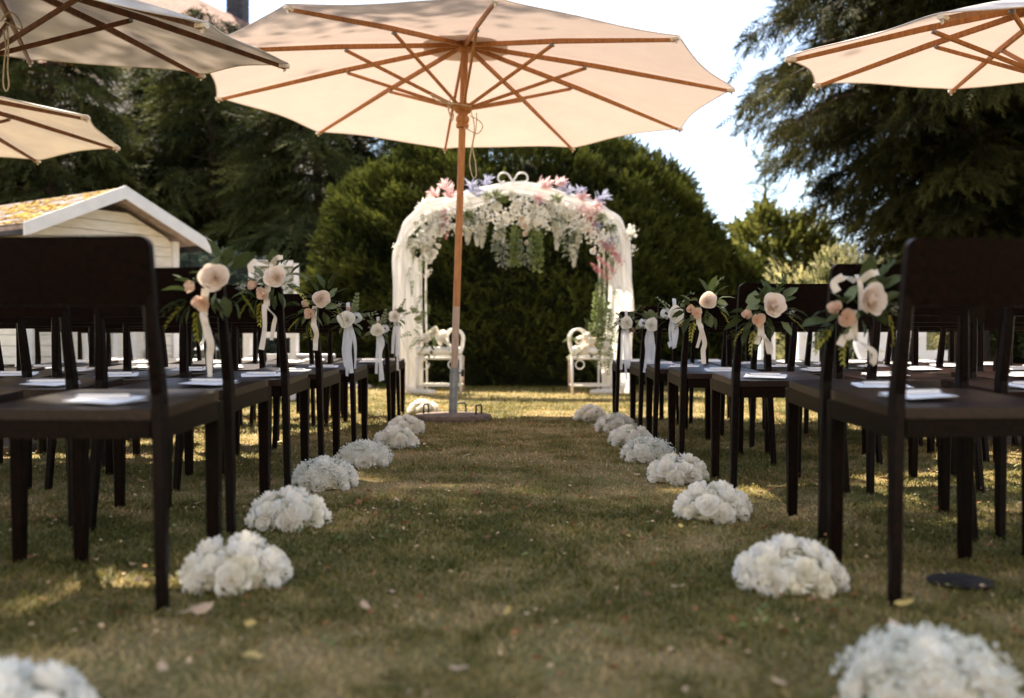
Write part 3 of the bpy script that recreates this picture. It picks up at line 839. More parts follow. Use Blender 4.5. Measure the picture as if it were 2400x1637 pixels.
# ------------------------------------------------------------------ parasols
def parasol(name, label, base, hub_h, axis, Rr, N, drop, phi, wood, canvas, base_r=0.295, strut_f=0.46, run=0.49, pole_r=0.027, two_tone=False, rope=None, h_base=0.05):
    base = Vector(base)
    root = empty(name, base, 0); tag(root, label, 'parasol', 'wooden parasols')
    ax = Vector(axis).normalized()
    e1 = Vector((0, 1, 0)).cross(ax).normalized(); e2 = ax.cross(e1)
    hub = ax * hub_h
    # base slab and sleeve
    m = MB(); m.lathe([(base_r * .97, 0), (base_r, 0.015), (base_r, h_base - .02), (base_r * .97, h_base - .004), (base_r * .9, h_base), (0.06, h_base + .006)], 40); bs = m.obj('base_slab', M_conc, root, True, 40)
    for a in (-0.35, 2.9, 1.4):
        c, s = math.cos(a), math.sin(a)
        p = Vector((c, s, 0)) * base_r * 0.72; q = Vector((-s, c, 0)) * 0.055
        m = MB(); m.tube([p + q + Vector((0, 0, h_base - .01)), p + q + Vector((0, 0, h_base + .055)), p + q * .8 + Vector((0, 0, h_base + .07)), p - q * .8 + Vector((0, 0, h_base + .07)), p - q + Vector((0, 0, h_base + .055)), p - q + Vector((0, 0, h_base - .01))], 0.007, 6); m.obj('handle', M_dkmetal, bs, True)
    t_sl = 0.40
    m = MB(); m.tube([ax * (h_base - .02), ax * t_sl], pole_r + 0.006, 18); slv = m.obj('steel_sleeve', M_steel, root, True, 40)
    m = MB(); m.tube([ax * (t_sl - .04) + e1 * (pole_r), ax * (t_sl - .04) + e1 * (pole_r + .045)], 0.006, 8); m.tube([ax * (t_sl - .065) + e1 * (pole_r + .035), ax * (t_sl - .015) + e1 * (pole_r + .035)], 0.011, 8)
    m.obj('clamp_screw', M_dkmetal, slv, True)
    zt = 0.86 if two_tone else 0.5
    m = MB(); m.tube([ax * t_sl, ax * zt], pole_r, 18); m.obj('lower_pole', M_teak_pale if two_tone else wood, root, True, 40)  # two-tone pole: paler brown below, orange above
    m = MB(); m.tube([ax * zt, ax * (hub_h * .6), hub + ax * 0.06], pole_r, 18); m.obj('pole', wood, root, True, 40)
    rq = ax.to_track_quat('Z', 'Y').to_euler()
    def lath(nm, prof, at, mat):
        mm = MB(); mm.lathe(prof, 22); return mm.obj(nm, mat, root, True, 50, loc=at, rot=rq)
    lath('hub', [(0.03, -0.07), (0.055, -0.06), (0.06, -0.03), (0.075, -0.01), (0.075, 0.03), (0.03, 0.05)], hub, wood)
    runp = hub - ax * run
    rn = lath('runner', [(0.028, -0.16), (0.046, -0.155), (0.05, -0.13), (0.042, -0.12), (0.052, -0.10), (0.05, -0.075), (0.036, -0.06), (0.04, -0.045), (0.055, -0.04), (0.075, -0.01), (0.075, 0.02), (0.03, 0.03)], runp, wood)
    lath('finial', [(0.03, 0.05), (0.04, 0.07), (0.02, 0.10), (0.028, 0.12), (0.004, 0.16)], hub + ax * 0.02, wood)
    tips = []
    for i in range(N):
        th = phi + i * 2 * math.pi / N
        rd = e1 * math.cos(th) + e2 * math.sin(th); sd = e2 * math.cos(th) - e1 * math.sin(th)
        tip = hub - ax * drop + rd * Rr
        tips.append(tip)
        off = -ax * 0.022
        m = MB(); m.bar([hub + rd * 0.05 + off, hub + (tip - hub) * 0.5 + ax * 0.02 + off, tip - rd * 0.012 + off * .6], [0.022, 0.022, 0.018], [0.034, 0.034, 0.022], sd); rb = m.obj('rib', wood, root)
        m = MB(); m.tube([tip - rd * 0.05 - ax * .005, tip + rd * 0.008 - ax * .004], [0.02, 0.016], 8, flat=0.8); m.tube([tip - ax * .002 - rd * .01, tip - ax * .035 - rd * .02], [0.012, 0.006], 6); m.obj('tip_pocket', M_ribbon_c, rb, True, 40)
        jo = hub + (tip - hub) * strut_f + ax * 0.01 - ax * 0.04
        m = MB(); m.bar([runp + rd * 0.06, jo], 0.018, 0.024, sd); m.obj('strut', wood, root)
        m = MB(); m.tube([jo - sd * 0.017, jo + sd * 0.017], 0.010, 8); m.obj('bolt', M_steel, rb, True)
    nu, nv = 14, 40
    for i in range(N):
        a, b = tips[i], tips[(i + 1) % N]
        V = []
        for j in range(nv + 1):
            v = j / nv
            for k in range(nu + 1):
                u = k / nu
                p = hub + ax * 0.012 + ((a * (1 - u) + b * u) - hub) * v
                bow = 4 * u * (1 - u)
                p = p - (p - hub).normalized() * (0.055 * Rr / 2 * bow * v ** 3)      # the hem curves in between two ribs
                p = p - ax * (0.028 * Rr / 2 * bow * v * (1.2 - v))                       # and the cloth sags a little
                p = p + ax * 0.02 * 4 * v * (1 - v)
                p = p + ax * ((0.009 * math.sin(v * (31 + 3 * (i % 3)) + i) * (1 - v) ** .7 * math.exp(-min(u, 1 - u) * 8) + 0.006 * math.sin(v * 9 + u * 7 + i * 2.1) * v) * (1 - math.exp(-min(u, 1 - u) * 14)))
                V.append(p)
        n1 = nu + 1
        F = [(j * n1 + k, (j + 1) * n1 + k, (j + 1) * n1 + k + 1, j * n1 + k + 1) for j in range(nv) for k in range(nu)]
        b0 = len(V)
        V += [p - ax * 0.0025 for p in V]
        F += [tuple(x + b0 for x in reversed(f)) for f in F]
        # only the outer skin carries light: keep a single sheet with a folded hem
        V, F = V[:b0], F[:nu * nv]
        pn = MB().add(V, F).obj('canopy_panel', canvas, root, True)
        hem = [Vector(V[nv * n1 + k]) for k in range(n1)]
        m = MB(); m.tube(hem, 0.004, 5); m.obj('hem', canvas, pn, True)
    # short valance cap on top
    m = MB(); m.lathe([(0.34, -0.33 * drop / Rr + .03), (0.2, -0.2 * drop / Rr + .04), (0.06, 0.055)], N, cap=False); m.obj('canopy_cap', canvas, root, True, loc=hub, rot=rq)
    if rope:
        for path in rope:
            m = MB(); m.tube([Vector(p) - base for p in path], 0.0042, 5); m.obj('rope', M_rope, root, True)
    return root

def smooth_path(pts, n=8):
    pts = [Vector(p) for p in pts]
    out = []
    for i in range(len(pts) - 1):
        p0, p1, p2, p3 = pts[max(i - 1, 0)], pts[i], pts[i + 1], pts[min(i + 2, len(pts) - 1)]
        for k in range(n):
            t = k / n
            out.append(0.5 * ((2 * p1) + (p2 - p0) * t + (2 * p0 - 5 * p1 + 4 * p2 - p3) * t * t + (3 * p1 - p0 - 3 * p2 + p3) * t ** 3))
    out.append(pts[-1])
    return out

cb = px(1061, 958, 7.52)
cbase = Vector((cb.x, cb.y, 0))
dR = 7.5
ropes = [smooth_path([px(1104, 262, dR - .1), px(1112, 300, dR - .12), px(1104, 355, dR - .12), px(1101, 385, dR - .12), px(1108, 415, dR - .12), px(1116, 412, dR - .12), px(1114, 380, dR - .12), px(1108, 345, dR - .12), px(1116, 300, dR - .12), px(1117, 265, dR - .1)]),
         smooth_path([px(1102, 272, dR - .1), px(1125, 285, dR - .14), px(1131, 300, dR - .14), px(1118, 314, dR - .14), px(1098, 305, dR - .12), px(1088, 300, dR - .1)]),
         smooth_path([px(1056, 232, dR - .1), px(1050, 252, dR - .12), px(1056, 275, dR - .12), px(1060, 284, dR - .12), px(1063, 268, dR - .12), px(1052, 262, dR - .12), px(1058, 240, dR - .1)]),
         smooth_path([px(1062, 246, dR - .12), px(1040, 236, dR - .12), px(1020, 226, dR - .12), px(1008, 221, dR - .1), px(1030, 240, dR - .12), px(1070, 244, dR - .12), px(1105, 250, dR - .12)])]
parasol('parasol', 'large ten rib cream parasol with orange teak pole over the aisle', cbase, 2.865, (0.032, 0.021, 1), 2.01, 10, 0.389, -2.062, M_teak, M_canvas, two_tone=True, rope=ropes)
rl = [smooth_path([px(8, 70, 4.9), px(14, 110, 4.9), px(10, 150, 4.9), px(8, 195, 4.9), px(14, 214, 4.9), px(21, 200, 4.9), px(18, 160, 4.9), px(20, 110, 4.9), px(17, 60, 4.9)]),
      smooth_path([px(2, 50, 4.95), px(20, 30, 4.9), px(40, 40, 4.9), px(52, 70, 4.9), px(30, 60, 4.9), px(10, 50, 4.9)])]
parasol('parasol', 'weathered grey beige parasol nearest the camera on the shed side', (-2.85, 5.29, 0), 2.49, (0.09, -0.13, 1), 1.5, 8, 0.29, -0.471, M_teak_dark, M_canvas_old, rope=rl, run=0.42)
parasol('parasol', 'smaller looking cream parasol low beside the spruces', (-4.50, 7.36, 0), 2.49, (0.01, 0.0, 1), 1.5, 8, 0.29, -0.192, M_teak_dark, M_canvas_old, run=0.42)
parasol('parasol', 'cream parasol with white top in front of the hanging conifer', (3.077, 5.77, 0), 2.50, (-0.019, -0.11, 1), 1.5, 8, 0.29, 7.818 - 2 * math.pi, M_teak, M_canvas, run=0.42)

# ------------------------------------------------------------------ flower arch
YA = 11.45
def ap(u, v, d=YA): return px(u, v, d)
hoop_l = [(929, 925), (928, 800), (926, 700), (927, 610), (933, 565), (947, 530), (968, 503), (1004, 478), (1060, 460), (1130, 442), (1195, 431)]
XC = ap(1202, 431).x
left = [ap(u, v) for u, v in hoop_l]
hoop = left + [Vector((2 * XC - p.x, p.y, p.z)) for p in reversed(left[:-1])]
for p in hoop: p.z = max(p.z, 0.0)
arch_o = Vector((XC, YA, 0))
arch = empty('wedding_arch', arch_o); tag(arch, 'white metal garden arch with curled top in front of the yew', 'arch')
DA = 0.62
hp = smooth_path(hoop, 4)
for dy in (0, DA):
    m = MB(); m.tube([p - arch_o + Vector((0, dy, 0)) for p in hp], 0.014, 8); m.obj('hoop', M_whitemetal, arch, True)
    m = MB(); m.tube([(p - arch_o) * 1.0 + Vector((0.30 * (1 if p.x < XC else -1) * min(1, 1.0), dy, 0)) for p in hp if p.z < 1.7 and p.x < XC], 0.012, 8); m.obj('inner_post', M_whitemetal, arch, True)
    m = MB(); m.tube([(p - arch_o) + Vector((-0.30, dy, 0)) for p in hp if p.z < 1.7 and p.x > XC], 0.012, 8); m.obj('inner_post', M_whitemetal, arch, True)
for i in range(2, len(hp) - 2, 4):
    p = hp[i] - arch_o
    m = MB(); m.tube([p, p + Vector((0, DA, 0))], 0.009, 6); m.obj('crossbar', M_whitemetal, arch, True)
for s in (-1, 1):
    c = Vector((s * 0.115, 0, hoop[10].z + 0.055))
    pts = [Vector((0, 0, hoop[10].z - 0.01)), Vector((s * .02, 0, hoop[10].z + .06))]
    for k in range(16):
        a = math.pi * (0.95 - k * 0.11) ; rr = 0.085 * (1 - k * 0.042)
        pts.append(Vector((c.x - s * rr * math.cos(math.pi - a) * 1.0, 0, c.z + rr * math.sin(a))))
    m = MB(); m.tube(smooth_path(pts, 3), 0.011, 6); m.obj('curl', M_whitemetal, arch, True)

# sheer drape over the arch: along the hoop (s) and from the back over the top to the hanging front edge (t)
def drape():
    V, F = [], []
    Np = len(hp)
    nt = 34
    r = np.random.default_rng(3)
    for i, p in enumerate(hp):
        q = p - arch_o
        s = i / (Np - 1)
        tq = (hp[min(i + 1, Np - 1)] - hp[max(i - 1, 0)]).normalized()
        inw = Vector((tq.z, 0, -tq.x))          # towards the inside of the arch
        topness = min(1.0, max(0.0, (q.z - 1.55) / 0.55))
        wband = 0.28 + 0.03 * math.sin(s * 21) - 0.10 * topness + 0.02 * math.sin(s * 47)
        dirn = (inw * (1 - topness) + Vector((0, 0, -1)) * topness)
        if dirn.length < 1e-4: dirn = inw
        dirn.normalize()
        for j in range(nt + 1):
            t = j / nt
            if t < 0.3:
                tt = t / 0.3
                pos = q - inw * (0.020 + 0.02 * math.sin(tt * math.pi) + 0.012 * math.sin(s * 31 + tt * 4) + 0.010 * math.sin(s * 67 - tt * 3)) + Vector((0, DA * (1 - tt) - 0.02 * tt, 0))
            else:
                tt = (t - 0.3) / 0.7
                fold = 0.020 * math.sin(tt * 17 + 2.6 * math.sin(s * 7) + 5 * s) + 0.012 * math.sin(tt * 33 - 11 * s + 2 * math.sin(s * 23)) + 0.010 * math.sin(tt * 9 + s * 40)
                pos = q - inw * (0.020 + 0.012 * math.sin(s * 31 + 4) + 0.010 * math.sin(s * 67 - 3)) * (1 - tt) + dirn * (wband * (0.42 if topness < .5 else 1.0) * 0 + wband * tt) + Vector((0, -0.03 + fold - 0.03 * math.sin(tt * 3), 0))
            pos.z = max(pos.z, 0.012)
            V.append(pos)
    n1 = nt + 1
    F = [(i * n1 + j, (i + 1) * n1 + j, (i + 1) * n1 + j + 1, i * n1 + j + 1) for i in range(Np - 1) for j in range(nt)]
    o = MB().add(V, F).obj('drape', M_drape, None, True, loc=arch_o)
    tag(o, 'sheer white drape hung over the flower arch', 'drape')
    # puddled cloth at the feet
    for s in (-1, 1):
        m = MB(); c = Vector((s * (abs((hp[0] - arch_o).x) - 0.18), -0.05, 0))
        P = smooth_path([c + Vector((0.12 * s, 0, .16)), c + Vector((0, -.03, .05)), c + Vector((-s * .16, -.06, .035)), c + Vector((-s * .27, -.03, .03))], 5)
        m.tube(P, [0.05 * (0.6 + 0.5 * math.sin(3.1 * i / len(P)) + 0.12 * math.sin(i * 2.3)) for i in range(len(P))], 9, flat=0.6)
        m.obj('drape_end', M_drape, o, True)
drape()

# ------------------------------------------------------------------ roses and other flower parts (shared meshes)
def rose_mesh(name, mat, n=19, seed=0, open_=1.0, nu=6, nv=4):
    r = np.random.default_rng(seed)
    V, F = [], []
    for i in range(n):
        f = (i + 0.5) / n
        th = i * 2.39996 + r.uniform(-.2, .2)
        wid = 1.35 - 0.35 * f
        r0, R1 = 0.02 + 0.26 * f, 0.03 + 0.93 * f ** 0.95
        zb, zt = -0.30 * f, 0.66 - 0.40 * f ** 1.4
        b = len(V)
        ph = r.uniform(0, 6)
        for j in range(nv + 1):
            h = j / nv
            for k in range(nu + 1):
                a = (k / nu - 0.5) * 2
                rr = r0 + (R1 - r0) * math.sin(min(h * 1.2, 1) * math.pi / 2) + 0.13 * open_ * f * h ** 4
                rr *= 1 - 0.10 * a * a * h + 0.03 * math.sin(2.6 * a + ph) * h
                zz = zb + (zt - zb) * h * (1 - 0.18 * a * a * h) - 0.10 * open_ * f * h ** 5
                an = th + a * wid * (0.5 + 0.5 * math.sin(math.pi * min(h * .85 + .15, 1)) ** .5)
                V.append((rr * math.cos(an), rr * math.sin(an), zz))
        n1 = nu + 1
        F += [(b + j * n1 + k, b + j * n1 + k + 1, b + (j + 1) * n1 + k + 1, b + (j + 1) * n1 + k) for j in range(nv) for k in range(nu)]
    return mesh_np(name, np.array(V), np.array(F), mat, True)
ROSE_W = [rose_mesh('rose_white', M_petal_w, 14, 1, 0.8, 8), rose_mesh('rose_white', M_petal_w, 12, 2, 0.5, 8), rose_mesh('rose_white', M_petal_w, 15, 3, 1.0, 8)]
ROSE_C = [rose_mesh('rose_cream', M_petal_c, 15, 4, 0.9)]
ROSE_P = [rose_mesh('rose_peach', M_petal_p, 27, 5, 1.1, 8, 6), rose_mesh('rose_peach', M_petal_p, 24, 6, 0.7, 8, 6)]
ROSE_DP = [rose_mesh('rose_deep_peach', M_petal_dp, 13, 7, 0.5, 6, 5)]
ROSE_WH = [rose_mesh('rose_white_fine', M_petal_w, 22, 8, 1.1, 8, 5)]

def face_to(d, roll=0.0):
    return (Vector(d).to_track_quat('Z', 'Y') @ Matrix.Rotation(roll, 3, 'Z').to_quaternion()).to_euler()

# filler and baby's breath on a dome of radius 1 (scaled in place)
def floret(n_pet=4):
    V, F = [], []
    for k in range(n_pet):
        a = 2 * math.pi * k / n_pet
        c, s = math.cos(a), math.sin(a)
        b = len(V)
        for x, y, z in ((0, 0, 0), (0.55, -0.42, 0.12), (1.05, 0, 0.05), (0.55, 0.42, 0.12)):
            V.append((z, x * c - y * s, x * s + y * c))
        F.append((b, b + 1, b + 2, b + 3))
    return np.array(V), np.array(F)
FLORET = floret()
DOME = np.array([0.128, 0.128, 0.098])
def dome_pts(n, seed, k=1.0):
    r = np.random.default_rng(seed)
    a = r.uniform(0, 2 * math.pi, n); sz = r.uniform(0.08, 1, n)
    c = np.sqrt(1 - sz * sz)
    U = np.stack([c * np.cos(a), c * np.sin(a), sz], 1)
    return U * DOME * k + np.array([0, 0, 0.008]), unit(U / DOME)
def template_mesh(fn):
    o = fn(); me = o.data
    bpy.data.objects.remove(o)
    return me
P_, N_ = dome_pts(260, 11, 0.84)
P_ = P_ * rng.uniform(0.9, 1.06, (len(P_), 1))
FILL = template_mesh(lambda: scatter('filler_blossoms', FLORET, P_, N_ + rng.normal(0, .3, N_.shape), rng.uniform(0.008, 0.013, len(P_)), M_filler, smooth=True))
P_, N_ = dome_pts(900, 12, 1.04)
k_ = P_[:, 2] > rng.uniform(0.02, 0.075, len(P_))
P_, N_ = P_[k_], N_[k_]
P_ = P_ * (1 + rng.normal(0, 0.05, (len(P_), 1)))
BREATH = template_mesh(lambda: scatter('baby_breath', octa(), P_, N_, rng.uniform(0.003, 0.0048, len(P_)), M_breath, smooth=True))
P2, N2 = dome_pts(160, 12, 0.8)
TWIG = (np.array([(0, -.01, 0), (1, 0, 0), (0, .01, 0), (0, 0, 0.01)]), np.array([(0, 1, 2), (0, 3, 1)]))
BSTEM = template_mesh(lambda: scatter('breath_stems', TWIG, P2, N2 + rng.normal(0, .25, N2.shape), 0.05, M_stem))
P3, N3 = dome_pts(60, 13, 0.9)
P3[:, 2] *= 0.35
GREEN = template_mesh(lambda: scatter('green_leaves', LEAF, P3, N3 * np.array([1, 1, .3]) + rng.normal(0, .25, N3.shape), 0.026, M_fern))
CORE = MB().lathe([(0.095, 0.0), (0.10, 0.018), (0.085, 0.045), (0.05, 0.070), (0.01, 0.078)], 18).mesh('foam_base', M_petal_c, True)

def ball(cx, bot, breath, label, seed, sc=1.0):
    r = random.Random(seed)
    g = gnd(cx * 1.03270, bot * 1.03270)
    d = g.y + 0.115 * sc
    X = (cx * 1.0327 - 1200) / FPX * d
    root = empty('rose_dome', (X, d, 0.004), r.uniform(0, 6.28)); root.scale = (sc,) * 3
    tag(root, label, 'flower dome', 'white flower domes along the aisle')
    link('foam_base', CORE, root)
    f = link('filler_blossoms', FILL, root, rot=(0, 0, r.uniform(0, 6))); f['kind'] = 'stuff'
    link('green_leaves', GREEN, root, rot=(0, 0, r.uniform(0, 6)))['kind'] = 'stuff'
    if breath:
        link('baby_breath', BREATH, root, rot=(0, 0, r.uniform(0, 6)), scale=1.0 + 0.03 * breath)['kind'] = 'stuff'
        link('breath_stems', BSTEM, root, rot=(0, 0, r.uniform(0, 6)))['kind'] = 'stuff'
    rings = [(8, 0.16), (7, 0.52), (3, 0.86), (1, 1.0)] if not breath else [(8, 0.15), (5, 0.55), (2, 0.9)]
    for n, sz in rings:
        a0 = r.uniform(0, 6)
        for k in range(n):
            a = a0 + k * 2 * math.pi / n + r.uniform(-.16, .16)
            s_ = min(1.0, max(0.05, sz + r.uniform(-.06, .06))); c_ = math.sqrt(1 - s_ * s_)
            U = Vector((c_ * math.cos(a), c_ * math.sin(a), s_))
            P = Vector((U.x * DOME[0], U.y * DOME[1], U.z * DOME[2])) * 0.86 + Vector((0, 0, 0.012))
            nrm = Vector((U.x / DOME[0], U.y / DOME[1], U.z / DOME[2])).normalized()
            nrm = (nrm + Vector((r.uniform(-.2, .2), r.uniform(-.2, .2), r.uniform(-.1, .2)))).normalized()
            cream = (not breath) and r.random() < 0.16
            link('rose', r.choice(ROSE_C if cream else ROSE_W), root, P, face_to(nrm, r.uniform(0, 6)), r.uniform(0.041, 0.050) * (0.8 if cream else 1.0))
    return root
ORD = ['first', 'second', 'third', 'fourth', 'fifth', 'sixth', 'seventh', 'eighth']
BL = [(960, 941, 0), (922, 988, 0), (898, 1021, 0), (826, 1065, 1), (737, 1116, 1), (655, 1210, 0), (536, 1356, 0), (20, 1788, 0)]
BR = [(1341, 958, 0), (1396, 984, 1), (1430, 1016, 0), (1470, 1054, 1), (1537, 1102, 0), (1617, 1190, 0), (1790, 1362, 0), (2105, 1679, 2)]
for side, LST in (('shed', BL), ('conifer', BR)):
    for i, (cx, bt, br) in enumerate(LST):
        kind = "white rose dome veiled in baby's breath" if br else 'white rose dome'
        ball(cx, bt, br, f'{kind} on the grass, {ORD[i]} from the arch, {side} side', 100 + i * 7 + (50 if side == 'shed' else 0), sc=1.0)

# ------------------------------------------------------------------ chairs
def chair_meshes():
    ms = {}
    m = MB()
    for s in (1,):
        m.bar([(0.222, -0.246, 0), (0.205, -0.216, 0.40), (0.202, -0.213, 0.47), (0.196, -0.232, 0.60), (0.193, -0.246, 0.69)], [0.024, 0.028, 0.028, 0.027, 0.024], [0.026, 0.038, 0.038, 0.03, 0.02], Vector((1, 0, 0)), 0.004)
    ms['rear_r'] = m.mesh('rear_leg', M_chair)
    m = MB(); m.bar([(-0.222, -0.246, 0), (-0.205, -0.216, 0.40), (-0.202, -0.213, 0.47), (-0.196, -0.232, 0.60), (-0.193, -0.246, 0.69)], [0.024, 0.028, 0.028, 0.027, 0.024], [0.026, 0.038, 0.038, 0.03, 0.02], Vector((1, 0, 0)), 0.004)
    ms['rear_l'] = m.mesh('rear_leg', M_chair)
    for k, s in (('front_r', 1), ('front_l', -1)):
        m = MB(); m.bar([(s * 0.178, 0.205, 0), (s * 0.178, 0.200, 0.43)], [0.030, 0.040], [0.030, 0.040], Vector((1, 0, 0)), 0.004)
        ms[k] = m.mesh('front_leg', M_chair)
    # seat: dished board
    nx, ny = 12, 12
    V, F = [], []
    for top in (1, 0):
        for j in range(ny + 1):
            v = j / ny
            for i in range(nx + 1):
                u = i / nx * 2 - 1
                hw = 0.208 - 0.012 * v
                rx = 1.0
                if v > 0.9: rx = 1 - 0.06 * ((v - 0.9) / 0.1) ** 2
                x = u * hw * rx
                y = -0.222 + 0.447 * v - (0.012 * u * u if v > .95 else 0) + (0.012 * (1 - u * u) * -1 if v < 0.05 else 0)
                z = 0.437 + 0.022 * v
                if top: z += -0.011 * (1 - u * u) * math.sin(math.pi * min(1, v * 1.05)) 
                else: z -= 0.024
                V.append((x, y, z))
    n1 = nx + 1; b = n1 * (ny + 1)
    for j in range(ny):
        for i in range(nx):
            a = j * n1 + i
            F.append((a, a + 1, a + n1 + 1, a + n1)); F.append((b + a, b + a + n1, b + a + n1 + 1, b + a + 1))
    for i in range(nx):
        F.append((b + i, b + i + 1, i + 1, i)); a = ny * n1 + i; F.append((a, a + 1, b + a + 1, b + a))
    for j in range(ny):
        a = j * n1; F.append((a, a + n1, b + a + n1, b + a)); a += nx; F.append((a, b + a, b + a + n1, a + n1))
    ms['seat'] = MB().add(V, F).mesh('seat', M_seat, True, 35)
    # curved back rail
    nx, nz = 32, 8
    V, F = [], []
    for face in (1, 0):
        for j in range(nz + 1):
            w = j / nz
            for i in range(nx + 1):
                u = math.sin((i / nx * 2 - 1) * math.pi / 2)
                x = u * 0.206
                ztop = 0.812 - 0.004 * (1 - u * u)
                e = 1 - abs(u)
                rc = 0.11
                if e < rc: ztop -= 0.024 * (1 - math.sqrt(max(0, 1 - (1 - e / rc) ** 2)))
                z0 = 0.662
                z = z0 + (ztop - z0) * w
                y = -0.236 - 0.36 * (z - 0.656) * 0.55 - 0.022 * (1 - u * u) + (0.012 if face else -0.012)
                V.append((x, y, z))
    n1 = nx + 1; b = n1 * (nz + 1)
    for j in range(nz):
        for i in range(nx):
            a = j * n1 + i
            F.append((a, a + n1, a + n1 + 1, a + 1)); F.append((b + a, b + a + 1, b + a + n1 + 1, b + a + n1))
    for i in range(nx):
        F.append((i, i + 1, b + i + 1, b + i)); a = nz * n1 + i; F.append((a, b + a, b + a + 1, a + 1))
    for j in range(nz):
        a = j * n1; F.append((a, b + a, b + a + n1, a + n1)); a += nx; F.append((a, a + n1, b + a + n1, b + a))
    ms['backrest'] = MB().add(V, F).mesh('backrest', M_chair, True, 35)
    m = MB(); m.box((0, -0.208, 0.393), (0.366, 0.022, 0.046)); ms['apron_b'] = m.mesh('apron', M_chair)
    m = MB(); m.box((0, 0.198, 0.407), (0.316, 0.022, 0.05)); ms['apron_f'] = m.mesh('apron', M_chair)
    for k, s in (('apron_r', 1), ('apron_l', -1)):
        m = MB(); m.bar([(s * 0.193, -0.186, 0.392), (s * 0.186, 0.186, 0.408)], 0.022, 0.05, Vector((1, 0, 0)), 0.002); ms[k] = m.mesh('apron', M_chair)
    return ms
CM = chair_meshes()
pp = MB()
for i in range(6):
    x0, x1 = -.0525 + i * .0175, -.0525 + (i + 1) * .0175
    h0, h1 = .0012 + .007 * (i / 6) ** 2, .0012 + .007 * ((i + 1) / 6) ** 2
    pp.add([(x0, -.0825, h0), (x1, -.0825, h1), (x1, .0825, h1 * .8), (x0, .0825, h0 * .8)], [(0, 1, 2, 3)])
pp.box((0, 0, 0.0004), (0.106, 0.166, 0.0008)); PAPER = pp.mesh('programme', M_paper)
pm = MB(); pm.tube([(-0.062, 0, 0), (-0.045, 0, 0), (0.058, 0, 0)], [0.0045, 0.0052, 0.0052], 10); PENB = pm.mesh('barrel', M_pen, True, 50)
pm = MB(); pm.tube([(-0.062, 0, 0), (-0.074, 0, 0)], [0.0034, 0.0008], 8); PENT = pm.mesh('tip', M_penm, True)
pm = MB(); pm.box((0.04, 0, 0.0062), (0.036, 0.003, 0.0014)); pm.tube([(0.058, 0, 0), (0.066, 0, 0)], 0.0026, 8); PENC = pm.mesh('clip', M_penm)

ROWS_L = [(7.75, -0.877), (6.90, -0.85), (5.42, -0.85), (4.62, -0.875), (3.90, -0.88), (3.03, -0.845), (2.15, -0.755)]
ROWS_R = [(7.10, 0.75), (6.18, 0.785), (5.52, 0.795), (4.70, 0.80), (3.83, 0.85), (2.90, 0.915), (2.20, 0.84)]
rr_ = random.Random(4)
CHAIRS = {}
for side, ROWS, sg in (('shed', ROWS_L, -1), ('conifer', ROWS_R, 1)):
    for ri, (d, xa) in enumerate(ROWS):
        x = xa + sg * 0.212
        yw0 = R(3.0) * (-sg) * -1
        for ci in range(5):
            cx = x + sg * 0.525 * ci + rr_.uniform(-.012, .012) * (ci > 0)
            cy = d + 0.258 + (0.05 * ci if ri > 2 else 0.03 * ci) * (1 if ri % 2 else 0.4) + rr_.uniform(-.02, .02) * (ci > 0)
            # out of view: leave it out
            if (abs(cx) - 0.24) > 0.545 * (cy + 0.25): continue
            yaw = (R(2.5) * sg + R(rr_.uniform(-2.5, 2.5)))
            ch = empty('chair', (cx, cy, 0), yaw)
            tag(ch, f'dark wooden chair {ORD[ci]} from the aisle, {ORD[ri]} row from the arch, {side} side', 'chair', 'dark wooden chairs in rows')
            for nm, key in (('seat', 'seat'), ('backrest', 'backrest'), ('rear_leg', 'rear_r'), ('rear_leg', 'rear_l'), ('front_leg', 'front_r'), ('front_leg', 'front_l'),
                            ('apron', 'apron_b'), ('apron', 'apron_f'), ('apron', 'apron_r'), ('apron', 'apron_l')):
                link(nm, CM[key], ch)
            CHAIRS[(side, ri, ci)] = (cx, cy, yaw)
            # programme sheet and pen on the seat
            o = Vector((rr_.uniform(-.05, .05), rr_.uniform(-.05, .06), 0)); a = yaw + R(90) + R(rr_.uniform(-24, 24))
            p = Vector((cx, cy, 0)) + Matrix.Rotation(yaw, 3, 'Z') @ o
            zz = 0.449 + 0.049 * (o.y) - 0.0015
            sh = link('programme', PAPER, None, (p.x, p.y, zz), (R(2.8), 0, a - R(90) + R(90)))
            sh.rotation_euler = (Matrix.Rotation(yaw, 3, 'Z') @ Matrix.Rotation(R(2.8), 3, 'X') @ Matrix.Rotation(a - yaw, 3, 'Z')).to_euler()
            tag(sh, f'white programme sheet on the chair {ORD[ci]} from aisle, {ORD[ri]} row from arch, {side} side', 'paper', 'programme sheets')
            pe = empty('pen', (p.x, p.y, zz + 0.0105)); pe.rotation_euler = (R(2.2), 0, yaw + R(rr_.uniform(-18, 18)))
            tag(pe, f'white pen on the chair {ORD[ci]} from aisle, {ORD[ri]} row from arch, {side} side', 'pen', 'pens on the programmes')
            link('barrel', PENB, pe); link('tip', PENT, pe); link('clip', PENC, pe)
# rolled white paper on the front row seat by the shed side
c0 = CHAIRS[('shed', 0, 1)]
m = MB(); m.tube([(-0.16, 0.02, 0), (0.16, -0.02, 0.0)], 0.017, 12); m.tube([(-0.162, 0.02, 0), (0.162, -0.02, 0)], 0.010, 10)
tag(m.obj('paper_roll', M_paper, None, True, 40, loc=(c0[0], c0[1] + 0.13, 0.48)), 'rolled white paper on a first row seat, shed side', 'paper roll')

